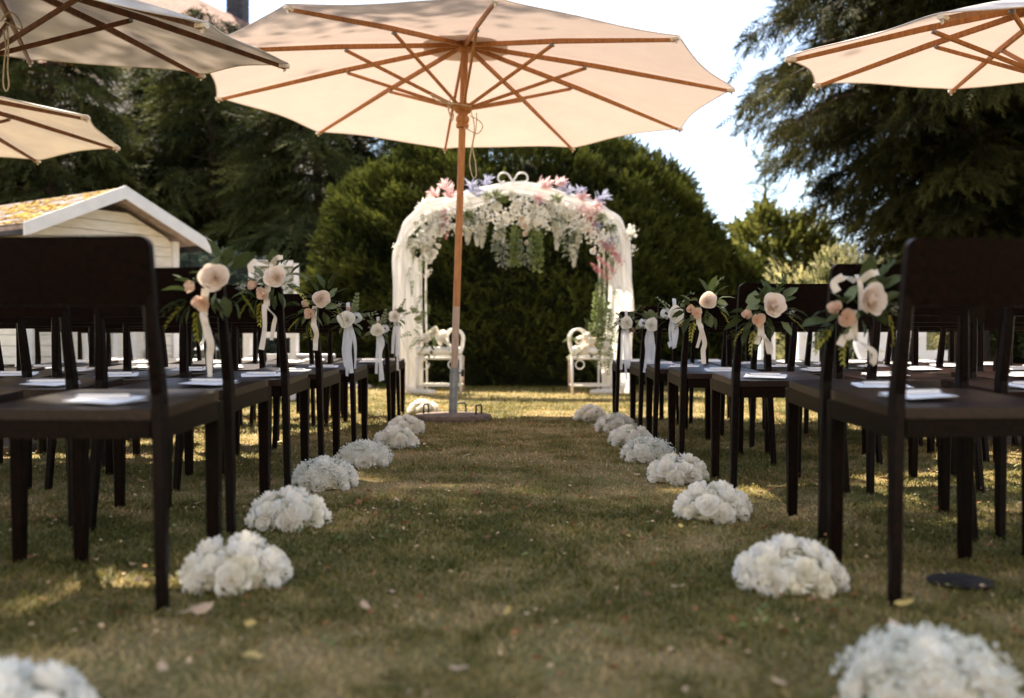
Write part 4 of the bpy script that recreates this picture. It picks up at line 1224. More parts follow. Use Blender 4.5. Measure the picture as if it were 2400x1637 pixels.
# ------------------------------------------------------------------ bouquets on the aisle chairs
LEAF_D = [leaf_mesh('leaf', M_leaf_d, 1.25, 0.12), leaf_mesh('leaf', M_leaf_d, 1.0, 0.28)]
LEAF_Y = leaf_mesh('leaf_yellow', M_leaf_y, 1.2, 0.1)
LEAF_E = leaf_mesh('leaf_round', M_leaf_e, 2.0, 0.1)
OCT = octa()
def sprig_mesh(name, mat, n=7, L=1.0, ll=0.36, w=0.24, seed=0):
    r = np.random.default_rng(seed)
    V, F = [], []
    LV, LF = LEAF
    for i in range(2 * n + 1):
        t = (i // 2 + 0.8) / n
        s = 1 if i % 2 else -1
        a = R(58) * s * (1 - .35 * t) if i < 2 * n else 0.0
        sc = ll * (1.05 - 0.45 * t)
        q = LV * np.array([sc, sc * w / 0.22 * 1.0, sc])
        c, sn = math.cos(a), math.sin(a)
        q = np.stack([q[:, 0] * c - q[:, 1] * sn, q[:, 0] * sn + q[:, 1] * c, q[:, 2] + r.normal(0, .02)], 1)
        q += np.array([min(t, 1.0) * L, 0, -0.22 * t * t])
        F.append(LF + len(V) * 0 + sum(len(x) for x in V)); V.append(q)
    V = np.concatenate(V)
    b = len(V)
    st = np.array([(0, -.012, 0), (0, .012, 0), (L, .006, -.22), (L, -.006, -.22)])
    V = np.concatenate([V, st]); F = np.concatenate(F + [np.array([(b, b + 1, b + 2, b + 3)])])
    return mesh_np(name, V, F, mat, True)
SPRIG_Y = sprig_mesh('yellow_sprig', M_leaf_y, 6, 1.0, 0.34, 0.22, 1)
SPRIG_D = sprig_mesh('leafy_sprig', M_leaf_d, 4, 1.0, 0.50, 0.17, 2)
SPRIG_E = sprig_mesh('eucalyptus_sprig', M_leaf_e, 5, 1.0, 0.30, 0.34, 3)
SPRIG_V = sprig_mesh('vine_sprig', M_fern, 6, 1.0, 0.28, 0.2, 4)
def berries_mesh():
    r = np.random.default_rng(5)
    P = r.normal(0, 0.32, (46, 3))
    return template_mesh(lambda: scatter('berries', octa(), P, r.normal(0, 1, (46, 3)), r.uniform(0.08, 0.14, 46), M_berry, smooth=True))
BERRIES = berries_mesh()
def buds_mesh():
    r = np.random.default_rng(6)
    P = r.normal(0, 0.42, (40, 3))
    return template_mesh(lambda: scatter('white_buds', octa(), P, r.normal(0, 1, (40, 3)), r.uniform(0.06, 0.12, 40), M_breath, smooth=True))
BUDS = buds_mesh()

def ribbon(path, w, mat, parent, name='ribbon', twist=0.0, side=Vector((1, 0, 0)), seed=0):
    P = smooth_path(path, 6)
    r = random.Random(seed)
    V = []
    n = len(P)
    for i, p in enumerate(P):
        t = (P[min(i + 1, n - 1)] - P[max(i - 1, 0)]).normalized()
        a = twist * math.sin(i / n * 4 + seed)
        s0 = (side - t * side.dot(t))
        s0 = s0.normalized() if s0.length > 1e-4 else Vector((0, 1, 0))
        q = t.cross(s0)
        s_ = s0 * math.cos(a) + q * math.sin(a)
        V += [p - s_ * w / 2, p + q * 0.1 * w, p + s_ * w / 2]
    F = []
    for i in range(n - 1):
        for k in (0, 1): F.append((i * 3 + k, (i + 1) * 3 + k, (i + 1) * 3 + k + 1, i * 3 + k + 1))
    return MB().add(V, F).obj(name, mat, parent, True)

def bouquet(kind, u, v, d, ri, side, seed, long_=1.0):
    r = random.Random(seed)
    c = px(u * 1.0327, v * 1.0327, d)
    root = empty('chair_bouquet', c)
    col_ = 'peach' if kind == 'p' else 'white'
    tag(root, f'{col_} rose bouquet tied to the aisle chair in the {ORD[ri]} row from arch, {side} side', 'bouquet', f'{col_} bouquets tied to the chair backs')
    J = lambda s: Vector((r.uniform(-s, s), r.uniform(-s, s) * .4, r.uniform(-s, s)))
    out = Vector((0.05, -1, 0.12))
    if kind == 'p':
        link('rose', ROSE_P[seed % 2], root, (0, -0.035, 0), face_to(out + Vector((r.uniform(-.45, .45), 0, r.uniform(-.2, .2))), r.uniform(0, 6)), r.uniform(0.043, 0.049))
        link('small_rose', ROSE_DP[0], root, Vector((-0.085, -.005, -0.028)) + J(.01), face_to(Vector((-.5, -1, .5)) + J(.3), r.uniform(0, 6)), (0.024, 0.024, 0.036))
        link('small_rose', ROSE_DP[0], root, Vector((-0.055, -.015, -0.062)) + J(.01), face_to(Vector((-.2, -1, -.1)) + J(.3), r.uniform(0, 6)), (0.030, 0.030, 0.036))
        for k, (x, z, ax, az, s) in enumerate(((0.0, 0.035, -.25, 1, .085), (0.02, 0.04, .35, 1, .08), (0.04, 0.02, .9, .75, .09), (0.045, 0.0, 1, .15, .085), (0.04, -.02, 1, -.3, .075),
                                               (-0.09, -0.03, -1, .25, .075), (-0.1, -0.05, -1, -.15, .08), (-0.08, -0.08, -.7, -.8, .08), (-0.05, -0.09, -.2, -1, .08), (-0.03, -0.02, -.6, .8, .06), (0.0, -.05, .3, -1, .06))):
            link('leaf', LEAF_D[k % 2], root, Vector((x, 0.012, z)) + J(.012), face_to_x(Vector((ax, -0.15 + r.uniform(-.2, .3), az)) + J(.25), r.uniform(-.8, .8)), s * r.uniform(.85, 1.2))
        for k, (x, z, ax, az, s) in enumerate(((0.055, -0.035, .6, -.75, .085), (-0.1, -0.08, -.6, -.7, .075), (-0.06, -0.09, -.25, -1, .085))):
            link('yellow_sprig', SPRIG_Y, root, (x, 0.0, z), face_to_x(Vector((ax, -.1, az)) + J(.3), r.uniform(-.5, .5)), s)
        link('leafy_sprig', SPRIG_D, root, (0.02, 0.01, 0.03), face_to_x(Vector((.5, 0, 1)) + J(.3), r.uniform(-.6, .6)), 0.085)
        link('leafy_sprig', SPRIG_D, root, (-0.08, 0.012, -0.06), face_to_x(Vector((-1, 0, -.5)) + J(.3), r.uniform(-.6, .6)), 0.085)
        link('white_buds', BUDS, root, (0.075, -0.01, -0.025), None, 0.016)
        rb, wd = M_ribbon_c, 0.022
        ribbon([(-0.038, .004, -0.03), (-0.04, -.004, -0.075), (-0.04, -.006, -0.11)], 0.024, rb, root, 'ribbon_wrap')
        zl = -0.29 * long_
        e = r.uniform(-.03, .02)
        ribbon([(-0.038, -.006, -0.10), (-0.042 + e * .3, -.022, -0.115), (-0.035 + e, -.02, -0.17 * long_ - .02), (-0.04 + e, -.012, -0.23 * long_), (-0.045 + e * 1.4, -.016, zl)], wd, rb, root, twist=r.uniform(.2, .7), seed=seed)
        ribbon([(-0.038, -.006, -0.10), (-0.03, -.026, -0.12), (-0.014 - e, -.022, -0.15), (-0.02 - e, -.014, -0.18), (-0.03 - e, -.012, zl * r.uniform(.6, .9))], wd * .75, rb, root, twist=r.uniform(.4, 1.2), seed=seed + 1)
        for k in range(20):
            a = r.uniform(0, 6.28)
            cxx, czz = ((0, 0), (-.07, -.05), (-.035, -.03), (.01, -.03))[k % 4]
            link('leaf', LEAF_D[k % 2] if k % 3 else LEAF_E, root, (cxx + .04 * math.cos(a), .006, czz + .04 * math.sin(a)), face_to_x((math.cos(a), r.uniform(-.3, .1), math.sin(a)), r.uniform(-.8, .8)), r.uniform(.042, .072))
        if seed in (12, 22):
            ribbon([(-0.03, 0.0, 0.05), (-0.07, -.02, 0.062), (-0.10, -.02, 0.045), (-0.09, -.02, 0.02)], wd, rb, root, 'bow_loop', twist=.3, seed=seed)
            ribbon([(-0.02, 0.0, 0.05), (0.0, -.02, 0.07), (0.025, -.02, 0.075)], wd, rb, root, 'bow_loop', twist=.3, seed=seed)
            ribbon([(-0.022, 0.02, 0.07), (-0.022, -.008, 0.04), (-0.02, -.008, -0.03)], wd * .7, rb, root, 'ribbon_wrap')
    else:
        link('rose', ROSE_WH[0], root, (0, -0.045, 0), face_to(out + Vector((r.uniform(-.45, .45), 0, r.uniform(-.2, .2))), r.uniform(0, 6)), r.uniform(.046, .052))
        link('berries', BERRIES, root, Vector((0.005 if side == 'shed' else .05, -.004, 0.055 if side == 'shed' else -.05)), None, 0.026)
        for k, (x, z, ax, az, s) in enumerate(((-0.02, 0.03, -.6, 1, .08), (0.03, 0.035, .5, 1, .09), (0.05, 0.01, 1, .3, .085), (-0.05, -.01, -1, -.2, .06))):
            link('eucalyptus_sprig', SPRIG_E, root, (x, 0.006, z), face_to_x(Vector((ax, -.1, az)) + J(.35), r.uniform(-.7, .7)), s * 1.15)
        for k, (x, z, ax, az) in enumerate(((0.04, 0.02, 1, .5), (-.03, .03, -.4, 1), (.03, -.04, .7, -.7), (-.04, -.03, -.8, -.5))):
            link('leaf', LEAF_D[k % 2], root, (x, 0.01, z), face_to_x(Vector((ax, 0, az)) + J(.3), r.uniform(-.6, .6)), 0.065)
        link('white_buds', BUDS, root, (0.05, -0.01, 0.035), None, 0.014); link('white_buds', BUDS, root, (-0.055, -0.01, 0.02), None, 0.012)
        for k in range(11):
            a = r.uniform(0, 6.28)
            link('leaf_round', LEAF_E, root, (0.035 * math.cos(a), -.005, 0.035 * math.sin(a)), face_to_x((math.cos(a), -.25, math.sin(a)), r.uniform(-.6, .6)), r.uniform(.05, .07))
        rb = M_ribbon_w
        ribbon([(0.0, 0.03, 0.09), (0.0, 0.0, 0.085), (0.002, -.004, 0.03)], 0.020, rb, root, 'ribbon_wrap')
        sx = 1 if side == 'shed' else -1
        ribbon([(sx * 0.01, -.012, 0.0), (sx * 0.05, -.03, 0.03), (sx * 0.07, -.03, 0.005), (sx * 0.035, -.02, -.015)], 0.022, rb, root, 'bow_loop', twist=.5, seed=seed)
        for k, (dx, ln) in enumerate(((0.0, 0.30), (0.022, 0.26), (-0.018, 0.24), (0.012, 0.28))):
            ln *= long_ * r.uniform(.85, 1.1)
            dx += sx * .012
            ribbon([(dx * .4, -.012, -0.02), (dx + r.uniform(-.006, .006), -.03, -0.09), (dx + r.uniform(-.012, .012), -.03, -0.17), (dx + r.uniform(-.014, .014), -.025, -ln)], r.uniform(.016, .026), rb, root, twist=r.uniform(.3, 1.0), seed=seed + k)
    return root
def face_to_x(d, roll=0.0):
    d = Vector(d).normalized()
    return (d.to_track_quat('X', 'Z') @ Matrix.Rotation(roll, 3, 'X').to_quaternion()).to_euler()
for a in (('p', 495, 632, 2.93, 5, 'shed', 10, 1.0), ('p', 630, 630, 3.80, 4, 'shed', 12, .95), ('p', 733, 680, 4.53, 3, 'shed', 15, .8), ('w', 790, 726, 5.33, 2, 'shed', 16, 1.15), ('w', 858, 750, 6.80, 1, 'shed', 17, 1.2), ('w', 897, 720, 7.65, 0, 'shed', 18, 1.25),
          ('p', 1968, 680, 2.80, 5, 'conifer', 22, .45), ('p', 1750, 694, 3.72, 4, 'conifer', 24, .5), ('p', 1605, 684, 4.60, 3, 'conifer', 25, 1.0), ('w', 1530, 716, 5.43, 2, 'conifer', 26, .55), ('w', 1477, 738, 6.08, 1, 'conifer', 27, 1.15), ('w', 1421, 733, 7.0, 0, 'conifer', 28, 1.25)):
    bouquet(*a)

# ------------------------------------------------------------------ flowers on the arch
def hang_mesh(name, mat, n, L, w, tmpl, s0, s1, seed, taper=True):
    r = np.random.default_rng(seed)
    t = r.random(n)
    rad = w * ((1 - t) ** 0.7 + 0.12 if taper else np.ones(n)) * np.sqrt(r.random(n))
    a = r.uniform(0, 6.283, n)
    P = np.stack([rad * np.cos(a), rad * np.sin(a), -L * t], 1)
    D = np.stack([np.cos(a), np.sin(a), r.uniform(-1.2, 0, n)], 1)
    return template_mesh(lambda: scatter(name, tmpl, P, D, r.uniform(s0, s1, n), mat, smooth=True))
WIST = [hang_mesh('wisteria_raceme', M_wist, 150, 0.36, 0.075, FLORET, 0.016, 0.026, 1), hang_mesh('wisteria_raceme', M_wist, 120, 0.28, 0.065, FLORET, 0.016, 0.025, 2)]
AMAR = [hang_mesh('amaranth_strand', M_fern, 260, 0.55, 0.06, LEAF, 0.03, 0.055, 3, False), hang_mesh('amaranth_strand', M_fern, 220, 0.42, 0.055, LEAF, 0.03, 0.05, 4, False)]
GREYH = hang_mesh('grey_leaf_strand', M_greyleaf, 90, 0.36, 0.07, LEAF, 0.05, 0.08, 5, False)
def fan_mesh(name, mat, n, ll, w, seed):
    r = np.random.default_rng(seed)
    D = np.stack([r.uniform(0.15, 1, n), r.normal(0, .75, n), r.normal(0, .6, n)], 1)
    V, F = [], []
    P = np.stack([r.uniform(0, .5, n), r.normal(0, .05, n), r.normal(0, .05, n)], 1)
    T = LEAF[0] * np.array([1, w / .22, 1])
    return template_mesh(lambda: scatter(name, (T, LEAF[1]), P, D, ll * r.uniform(.7, 1.2, n), mat, smooth=True))
FAN_P = fan_mesh('pink_leaf_spray', M_pink, 36, 0.46, 0.12, 1)
FAN_B = fan_mesh('blue_leaf_spray', M_blue, 30, 0.52, 0.10, 2)
FAN_G = fan_mesh('fern_spray', M_fern, 60, 0.5, 0.05, 3)
ASTI = hang_mesh('astilbe_plume', M_dpink, 140, 0.34, 0.07, FLORET, 0.010, 0.018, 9)
LACE = template_mesh(lambda: scatter('white_lace_flower', FLORET, rng.normal(0, .55, (70, 3)) * np.array([1, .5, 1]), rng.normal(0, .6, (70, 3)) - np.array([0, 1.0, 0]), rng.uniform(.14, .26, 70), M_petal_w, smooth=True))

gar = empty('flower_garland', arch_o); tag(gar, 'mixed white, pink and blue flower garland along the top of the arch', 'flower garland')
garl = empty('flower_garland', arch_o + Vector((hoop[0].x - XC, 0, 0))); tag(garl, 'white rose and ivy garland down the shed side of the arch', 'flower garland')
garr = empty('flower_garland', arch_o + Vector((-(hoop[0].x - XC), 0, 0))); tag(garr, 'green garland with pink plumes down the conifer side of the arch', 'flower garland')
ra = random.Random(11)
def put(g, nm, me, u, v, dd, sc, rot=None):
    p = ap(u, v, YA - dd)
    o_ = link(nm, me, g, p - g.location, rot if rot is not None else face_to((ra.uniform(-.4, .4), -1, ra.uniform(-.2, .5)), ra.uniform(0, 6)), sc)
    if nm in ('blossom_sprig', 'amaranth_strand', 'wisteria_raceme', 'white_lace_flower', 'grey_leaf_strand', 'astilbe_plume', 'fern_spray'): o_['kind'] = 'stuff'
    return o_
def hangrot(): return (ra.uniform(-.08, .08), ra.uniform(-.1, .1), ra.uniform(0, 6))
def fanrot(ax, az): return face_to_x((ax, -0.45, az), ra.uniform(-.6, .6))
# coordinates below are photo pixels (2400 wide) of each bloom, all in the plane of the arch front
for u, v, s in ((1200, 457, .060), (1163, 485, .070), (1212, 483, .065), (1185, 505, .055), (1221, 522, .05), (1236, 536, .045), (1246, 520, .05), (1166, 555, .055), (1328, 487, .05), (1345, 500, .045), (1140, 470, .05), (1290, 505, .045)):
    put(gar, 'rose', ra.choice(ROSE_W + ROSE_C), u, v, .10 + ra.uniform(0, .05), s)
for u, v, s in ((1222, 512, .04), (1232, 548, .036), (1229, 530, .04), (1234, 570, .03)):
    put(gar, 'rose', ra.choice(ROSE_P), u, v, .15, s)
for u, v, k in ((1118, 505, 0), (1132, 520, 0), (1098, 515, 1), (1084, 500, 1), (1175, 520, 1), (1248, 480, 1), (1308, 520, 0), (1320, 500, 1), (1360, 505, 0), (1343, 576, 1), (1300, 500, 1), (1010, 505, 1), (1025, 495, 1), (1290, 470, 1)):
    put(gar, 'wisteria_raceme', WIST[k], u, v, .10 + ra.uniform(0, .05), ra.uniform(.75, 1.05), hangrot())
for u, v, k in ((1213, 525, 0), (1253, 525, 0), (1206, 545, 1), (1262, 540, 1)):
    put(gar, 'amaranth_strand', AMAR[k], u, v, .09 + ra.uniform(0, .04), ra.uniform(.8, 1.0), hangrot())
for u, v in ((1168, 540), (1175, 565), (1230, 560), (1332, 540)):
    put(gar, 'grey_leaf_strand', GREYH, u, v, .09, ra.uniform(.6, .9), hangrot())
for u, v, ax, az, s in ((1030, 462, -1, .6, .20), (1050, 452, -.3, 1, .22), (1045, 465, .6, .4, .2), (1262, 440, 1, .45, .24), (1300, 435, 1, .4, .2), (1250, 463, .6, -.2, .2), (1350, 468, .9, .3, .2), (1385, 480, 1, -.2, .2), (1355, 485, .5, -.6, .18), (1040, 520, -.2, -1, .2)):
    put(gar, 'pink_leaf_spray', FAN_P, u, v, .06 + ra.uniform(0, .06), s, fanrot(ax, az))
for u, v, ax, az, s in ((1108, 455, -.1, 1, .22), (1115, 462, .5, .9, .18), (1138, 437, .2, 1, .18), (1315, 450, .1, 1, .18), (1325, 455, .7, .7, .16), (1355, 460, .3, 1, .16), (1395, 470, 1, .4, .24), (1420, 555, -.2, -1, .22), (1430, 548, .6, -.7, .18), (1410, 535, -.5, .3, .16)):
    put(gar, 'blue_leaf_spray', FAN_B, u, v, .06 + ra.uniform(0, .06), s, fanrot(ax, az))
for u, v, ax, az, s in ((1155, 468, .5, .8, .17), (1165, 470, 1, .2, .17), (1302, 480, .2, 1, .17), (1308, 500, .1, -1, .2), (1100, 490, -.2, -1, .2), (1110, 505, .2, -1, .2), (1150, 470, -.5, .5, .16), (1340, 545, .6, -.6, .18), (1395, 500, .7, -.6, .2), (1425, 520, .4, -1, .2), (1180, 530, -.3, -1, .2)):
    put(gar, 'fern_spray', FAN_G, u, v, .07 + ra.uniform(0, .05), s, fanrot(ax, az))
for u, v, s in ((985, 480, .055), (1000, 472, .06), (1015, 468, .05), (1470, 548, .085), (1482, 542, .06), (930, 575, .05)):
    put(gar, 'white_lace_flower', LACE, u, v, .06, s)
for u, v in ((1040, 490), (1048, 505), (1380, 490), (1395, 495)):
    put(gar, 'astilbe_plume', ASTI, u, v, .08, .8, hangrot())
BLOS = template_mesh(lambda: scatter('blossom_sprig', FLORET, rng.normal(0, .38, (26, 3)), rng.normal(0, 1, (26, 3)) - np.array([0, 1.2, 0]), rng.uniform(.13, .22, 26), M_petal_w, smooth=True))
BLOSC = template_mesh(lambda: scatter('blossom_sprig', FLORET, rng.normal(0, .38, (22, 3)), rng.normal(0, 1, (22, 3)) - np.array([0, 1.2, 0]), rng.uniform(.13, .22, 22), M_petal_c, smooth=True))
for i in range(110):
    t = ra.random(); u = 965 + 475 * t
    top = 432 + 75 * abs(2 * t - 1) ** 2.2
    v = top + 22 + ra.random() ** .8 * (62 + 18 * (1 - abs(2 * t - 1)))
    put(gar, 'blossom_sprig', BLOS if ra.random() < .7 else BLOSC, u, v, .07 + ra.uniform(0, .06), ra.uniform(.07, .12), (ra.uniform(-.3, .3), ra.uniform(-3, 3), 0))
for i in range(46):
    t = ra.random(); u = 975 + 455 * t
    top = 432 + 75 * abs(2 * t - 1) ** 2.2
    put(gar, 'leafy_sprig', ra.choice((SPRIG_V, SPRIG_E, SPRIG_D)), u, top + 30 + ra.random() * 60, .07, ra.uniform(.09, .17), fanrot(ra.uniform(-1, 1), ra.uniform(-1, .2)))
# shed side pillar
for u, v, s in ((1000, 588, .06), (1012, 600, .055), (1005, 612, .05), (1028, 577, .035), (1018, 592, .045), (992, 604, .045)):
    put(garl, 'rose', ra.choice(ROSE_W + ROSE_C + ROSE_P[:1]), u, v, .10, s)
for i in range(22):
    u, v = 962 + ra.uniform(-8, 45) , 505 + i * 10 + ra.uniform(-8, 8)
    put(garl, 'vine_sprig', SPRIG_V, u, v, .08, ra.uniform(.10, .17), fanrot(ra.uniform(-.6, .6), -1))
for i in range(8):
    put(garl, 'eucalyptus_sprig', SPRIG_E, 972 + ra.uniform(-8, 22), 715 + i * 11, .09, ra.uniform(.16, .24), fanrot(ra.uniform(-.6, .8), ra.uniform(-1, .6)))
for u, v in ((985, 545), (1000, 530), (1008, 560), (965, 560)):
    put(garl, 'wisteria_raceme', WIST[1], u, v, .09, .8, hangrot())
put(garl, 'white_lace_flower', LACE, 933, 600, .03, .05); put(garl, 'white_lace_flower', LACE, 1003, 640, .07, .05)
# conifer side pillar
for i in range(30):
    u, v = 1418 + ra.uniform(-14, 22) - 0.02 * i, 560 + i * 9.5 + ra.uniform(-8, 8)
    put(garr, 'vine_sprig', ra.choice((SPRIG_V, SPRIG_V, SPRIG_E)), u, v, .08, ra.uniform(.12, .2), fanrot(ra.uniform(-.6, .6), -1))
for u, v in ((1455, 620), (1440, 640), (1425, 655), (1448, 605)):
    put(garr, 'astilbe_plume', ASTI, u, v, .10, .85, (R(ra.uniform(-30, 30)), R(ra.uniform(100, 150)), 0))
for u, v, s in ((1402, 568, .05), (1390, 590, .045), (1412, 585, .045), (1408, 610, .04)):
    put(garr, 'rose', ra.choice(ROSE_W), u, v, .10, s)
for i in range(5):
    put(garr, 'amaranth_strand', AMAR[1], 1412 + ra.uniform(-12, 10), 660 + i * 22, .08, .8, hangrot())
put(garr, 'white_lace_flower', LACE, 1478, 590, .0, .06)

# ------------------------------------------------------------------ benches, their bouquets
def bench(label, u0, u1, sg):
    pa, pb = ap(u0, 830, YA - 0.05), ap(u1, 830, YA - 0.05)
    w = pb.x - pa.x
    root = empty('garden_bench', (pa.x, YA - 0.10, 0)); tag(root, label, 'bench', 'white metal benches in the arch')
    D_ = 0.52; zs = 0.44
    for i in range(6):
        m = MB(); m.box((w / 2, 0.03 + i * (D_ - .06) / 5, zs), (w, 0.05, 0.016)); m.obj('seat_slat', M_whitemetal, root)
    for i, (x, y) in enumerate(((0.0, 0), (w, 0), (0.0, D_), (w, D_))):
        m = MB(); m.tube([(x, y, 0), (x, y, zs - .01)], 0.016, 8); m.obj('leg', M_rust if y > 0 else M_whitemetal, root, True)
    for y in (0, D_):
        m = MB(); m.tube([(0, y, 0.10), (w, y, 0.10)], 0.011, 8); m.obj('stretcher', M_whitemetal, root, True)
        m = MB(); m.tube([(0, y, zs - .03), (w, y, zs - .03)], 0.013, 8); m.obj('seat_rail', M_whitemetal, root, True)
    for x in (0, w):
        m = MB(); m.tube([(x, 0, 0.10), (x, D_, 0.10)], 0.011, 8); m.obj('stretcher', M_whitemetal, root, True)
    m = MB(); m.tube(smooth_path([(-0.01, 0.05, zs + .055), (w * .5, 0.04, zs + .06), (w + .01, 0.05, zs + .055)], 4), [0.052] * 9, 14, flat=0.95); m.tube([(0.02, D_ * .55, zs + .045), (w - .02, D_ * .55, zs + .045)], [0.05, 0.05], 12); m.obj('cushion', M_cushion, root, True, 60)
    # big scrolls as arm rests at the open end
    x = w if sg > 0 else 0.0
    for y in (0.02, D_ - .04):
        cz = zs + 0.20
        cx_ = x - sg * 0.085
        pts = [Vector((x - sg * 0.02, y, zs + .03)), Vector((x + sg * .005, y, zs + .1))]
        pts += [Vector((cx_ + sg * 0.105 * math.cos(a) * (1 - k * .012), y, cz + 0.115 * math.sin(a) * (1 - k * .012))) for k, a in enumerate([R(-20 + 22 * q) for q in range(15)])]
        m = MB(); m.tube(smooth_path(pts, 3), 0.012, 7); m.obj('scroll_arm', M_whitemetal, root, True)
    cx2 = x - sg * .30
    pts = [Vector((cx2 + 0.10 * math.cos(a), 0.03, zs + .18 + .10 * math.sin(a))) for a in [R(20 * q) for q in range(19)]]
    m = MB(); m.tube(pts, 0.010, 7, cap=False); m.obj('scroll_arm', M_whitemetal, root, True)
    for s in (0.09, w - 0.09):
        pts = [Vector((s + 0.05 * math.cos(a), 0.0, zs - .10 + .05 * math.sin(a))) for a in [R(24 * q) for q in range(16)]]
        m = MB(); m.tube(pts, 0.008, 6, cap=False); m.obj('corner_scroll', M_whitemetal, root, True)
    return root
bench('white metal bench with scroll arms behind the parasol pole', 978, 1080, 1)
bench('white metal bench with scroll arms beside the first conifer side chair', 1340, 1432, -1)
def bench_bouquet(label, u, v, n, spread, seed, leaves):
    r = random.Random(seed)
    c = ap(u, v, YA - 0.06); root = empty('bench_bouquet', c); tag(root, label, 'bouquet', 'bouquets on the benches')
    for i in range(n):
        a = r.uniform(0, 6.28); q = math.sqrt(r.random())
        P = Vector((spread[0] * q * math.cos(a), r.uniform(-.08, .05), spread[1] * q * math.sin(a)))
        link('rose', r.choice(ROSE_W + ROSE_C if leaves < 9 or r.random() < .8 else ROSE_P), root, P, face_to(Vector((P.x * 4, -1, P.z * 4 + .3)), r.uniform(0, 6)), r.uniform(.045, .062))
    for i in range(leaves):
        a = r.uniform(0, 6.28)
        me, nm = r.choice(((SPRIG_E, 'eucalyptus_sprig'), (SPRIG_D, 'leafy_sprig'), (SPRIG_V, 'vine_sprig')))
        link(nm, me, root, (spread[0] * .6 * math.cos(a), -.02, spread[1] * .6 * math.sin(a)), face_to_x((math.cos(a), -.3, math.sin(a) - .1), r.uniform(-.7, .7)), r.uniform(.14, .22))
    link('stem_bundle', MB().tube([(0, 0, 0), (0.01, 0.02, -spread[1] - .12)], 0.02, 8).mesh('stem_bundle', M_stem, True), root)
bench_bouquet('round white hydrangea and rose bouquet on the bench behind the pole', 1018, 788, 13, (.12, .10), 3, 7)
bench_bouquet('loose white rose bouquet with leaves on the other bench', 1385, 805, 12, (.19, .09), 4, 16)

# ------------------------------------------------------------------ the props beyond the chairs
def letter(ch, label, u, w, d=10.6, zb=0.34, h=0.84, st=0.17, dep=0.12):
    p = px(u, 806, d)
    root = empty('letter_' + ch.lower(), (p.x, d, 0)); tag(root, label, 'letter', 'white bulb letters')
    body = MB(); bulbs = []
    if ch == 'L':
        body.box((st / 2, 0, zb + h / 2), (st, dep, h)); body.box((st + (w - st) / 2, .001, zb + st / 2), (w - st, dep - .004, st))
        bulbs = [(st / 2, zb + h * k) for k in (.12, .37, .62, .88)] + [(w * .75, zb + st / 2)]
    elif ch == 'E':
        body.box((st / 2, 0, zb + h / 2), (st, dep, h))
        for zz in (zb + st / 2, zb + h / 2 + .02, zb + h - st / 2): body.box((st + (w - st) / 2, .001, zz), (w - st, dep - .004, st if zz != zb + h / 2 + .02 else st * .8))
        bulbs = [(st / 2, zb + h * k) for k in (.12, .37, .62, .88)] + [(w * .75, zb + st / 2), (w * .75, zb + h - st / 2), (w * .75, zb + h / 2 + .02)]
    elif ch == 'O':
        n = 28; V = []
        for y in (-dep / 2, dep / 2):
            for k in range(n):
                a = 2 * math.pi * k / n
                V.append((w / 2 + w / 2 * math.cos(a), y, zb + h / 2 + h / 2 * math.sin(a)))
            for k in range(n):
                a = 2 * math.pi * k / n
                V.append((w / 2 + (w / 2 - st * .9) * math.cos(a), y, zb + h / 2 + (h / 2 - st * .9) * math.sin(a)))
        F = []
        for k in range(n):
            k2 = (k + 1) % n
            F += [(k, k2, n + k2, n + k), (2 * n + k2, 2 * n + k, 3 * n + k, 3 * n + k2), (k2, k, 2 * n + k, 2 * n + k2), (n + k, n + k2, 3 * n + k2, 3 * n + k)]
        body.add(V, F)
        bulbs = [(w / 2 + (w / 2 - st * .45) * math.cos(R(a)), zb + h / 2 + (h / 2 - st * .45) * math.sin(R(a))) for a in range(0, 360, 45)]
    else:
        for s in (-1, 1):
            a = Vector((w / 2 + s * (w / 2 - st / 2), 0, zb + h)); b = Vector((w / 2 + s * .035, 0, zb))
            body.bar([b, a], st * .9, dep - .004 * (s > 0), Vector((1, 0, 0)), .003)
        bulbs = [(w / 2 + s * (w / 2 - st / 2) * k, zb + h * k) for s in (-1, 1) for k in (.35, .62, .9)] + [(w / 2, zb + .07)]
    b = body.obj('letter_body', M_letter, root)
    for x, zz in bulbs:
        m = MB(); m.lathe([(0.012, 0), (0.022, 0.012), (0.024, 0.026), (0.014, 0.042), (0.002, 0.046)], 10); m.obj('bulb', M_bulb, root, True, loc=(x, -dep / 2, zz), rot=(R(90), 0, 0))
letter('L', 'white bulb letter shaped like an L behind the chairs', 1868, .42)
letter('O', 'white round bulb letter behind the chairs', 1998, .40)
letter('V', 'white pointed bulb letter mostly hidden by chairs', 2072, .36, d=10.9)
letter('E', 'white bulb letter with three bars behind the chairs', 2128, .40)
pl = empty('plinth', (px(2040, 806, 10.75).x, 10.75, 0)); tag(pl, 'long low white plinth under the bulb letters', 'plinth')
for i in range(4):
    m = MB(); m.box((0, -0.18 + i * .12, 0.32), (2.0, 0.115, 0.035)); m.obj('board', M_letter, pl)
for x in (-.9, 0, .9):
    m = MB(); m.box((x, 0, 0.15), (0.08, 0.42, 0.30)); m.obj('leg', M_letter, pl)
wp = px(1792, 806, 10.9)
cr = empty('white_crate', (wp.x, 10.9, 0)); tag(cr, 'narrow white wooden stand behind the chairs', 'stand')
for s in (-1, 1):
    m = MB(); m.box((s * .065, 0, .42), (.03, .3, .84)); m.obj('side_board', M_letter, cr)
for zz in (.1, .45, .82):
    m = MB(); m.box((0, 0, zz), (.10, .28, .025)); m.obj('shelf', M_letter, cr)

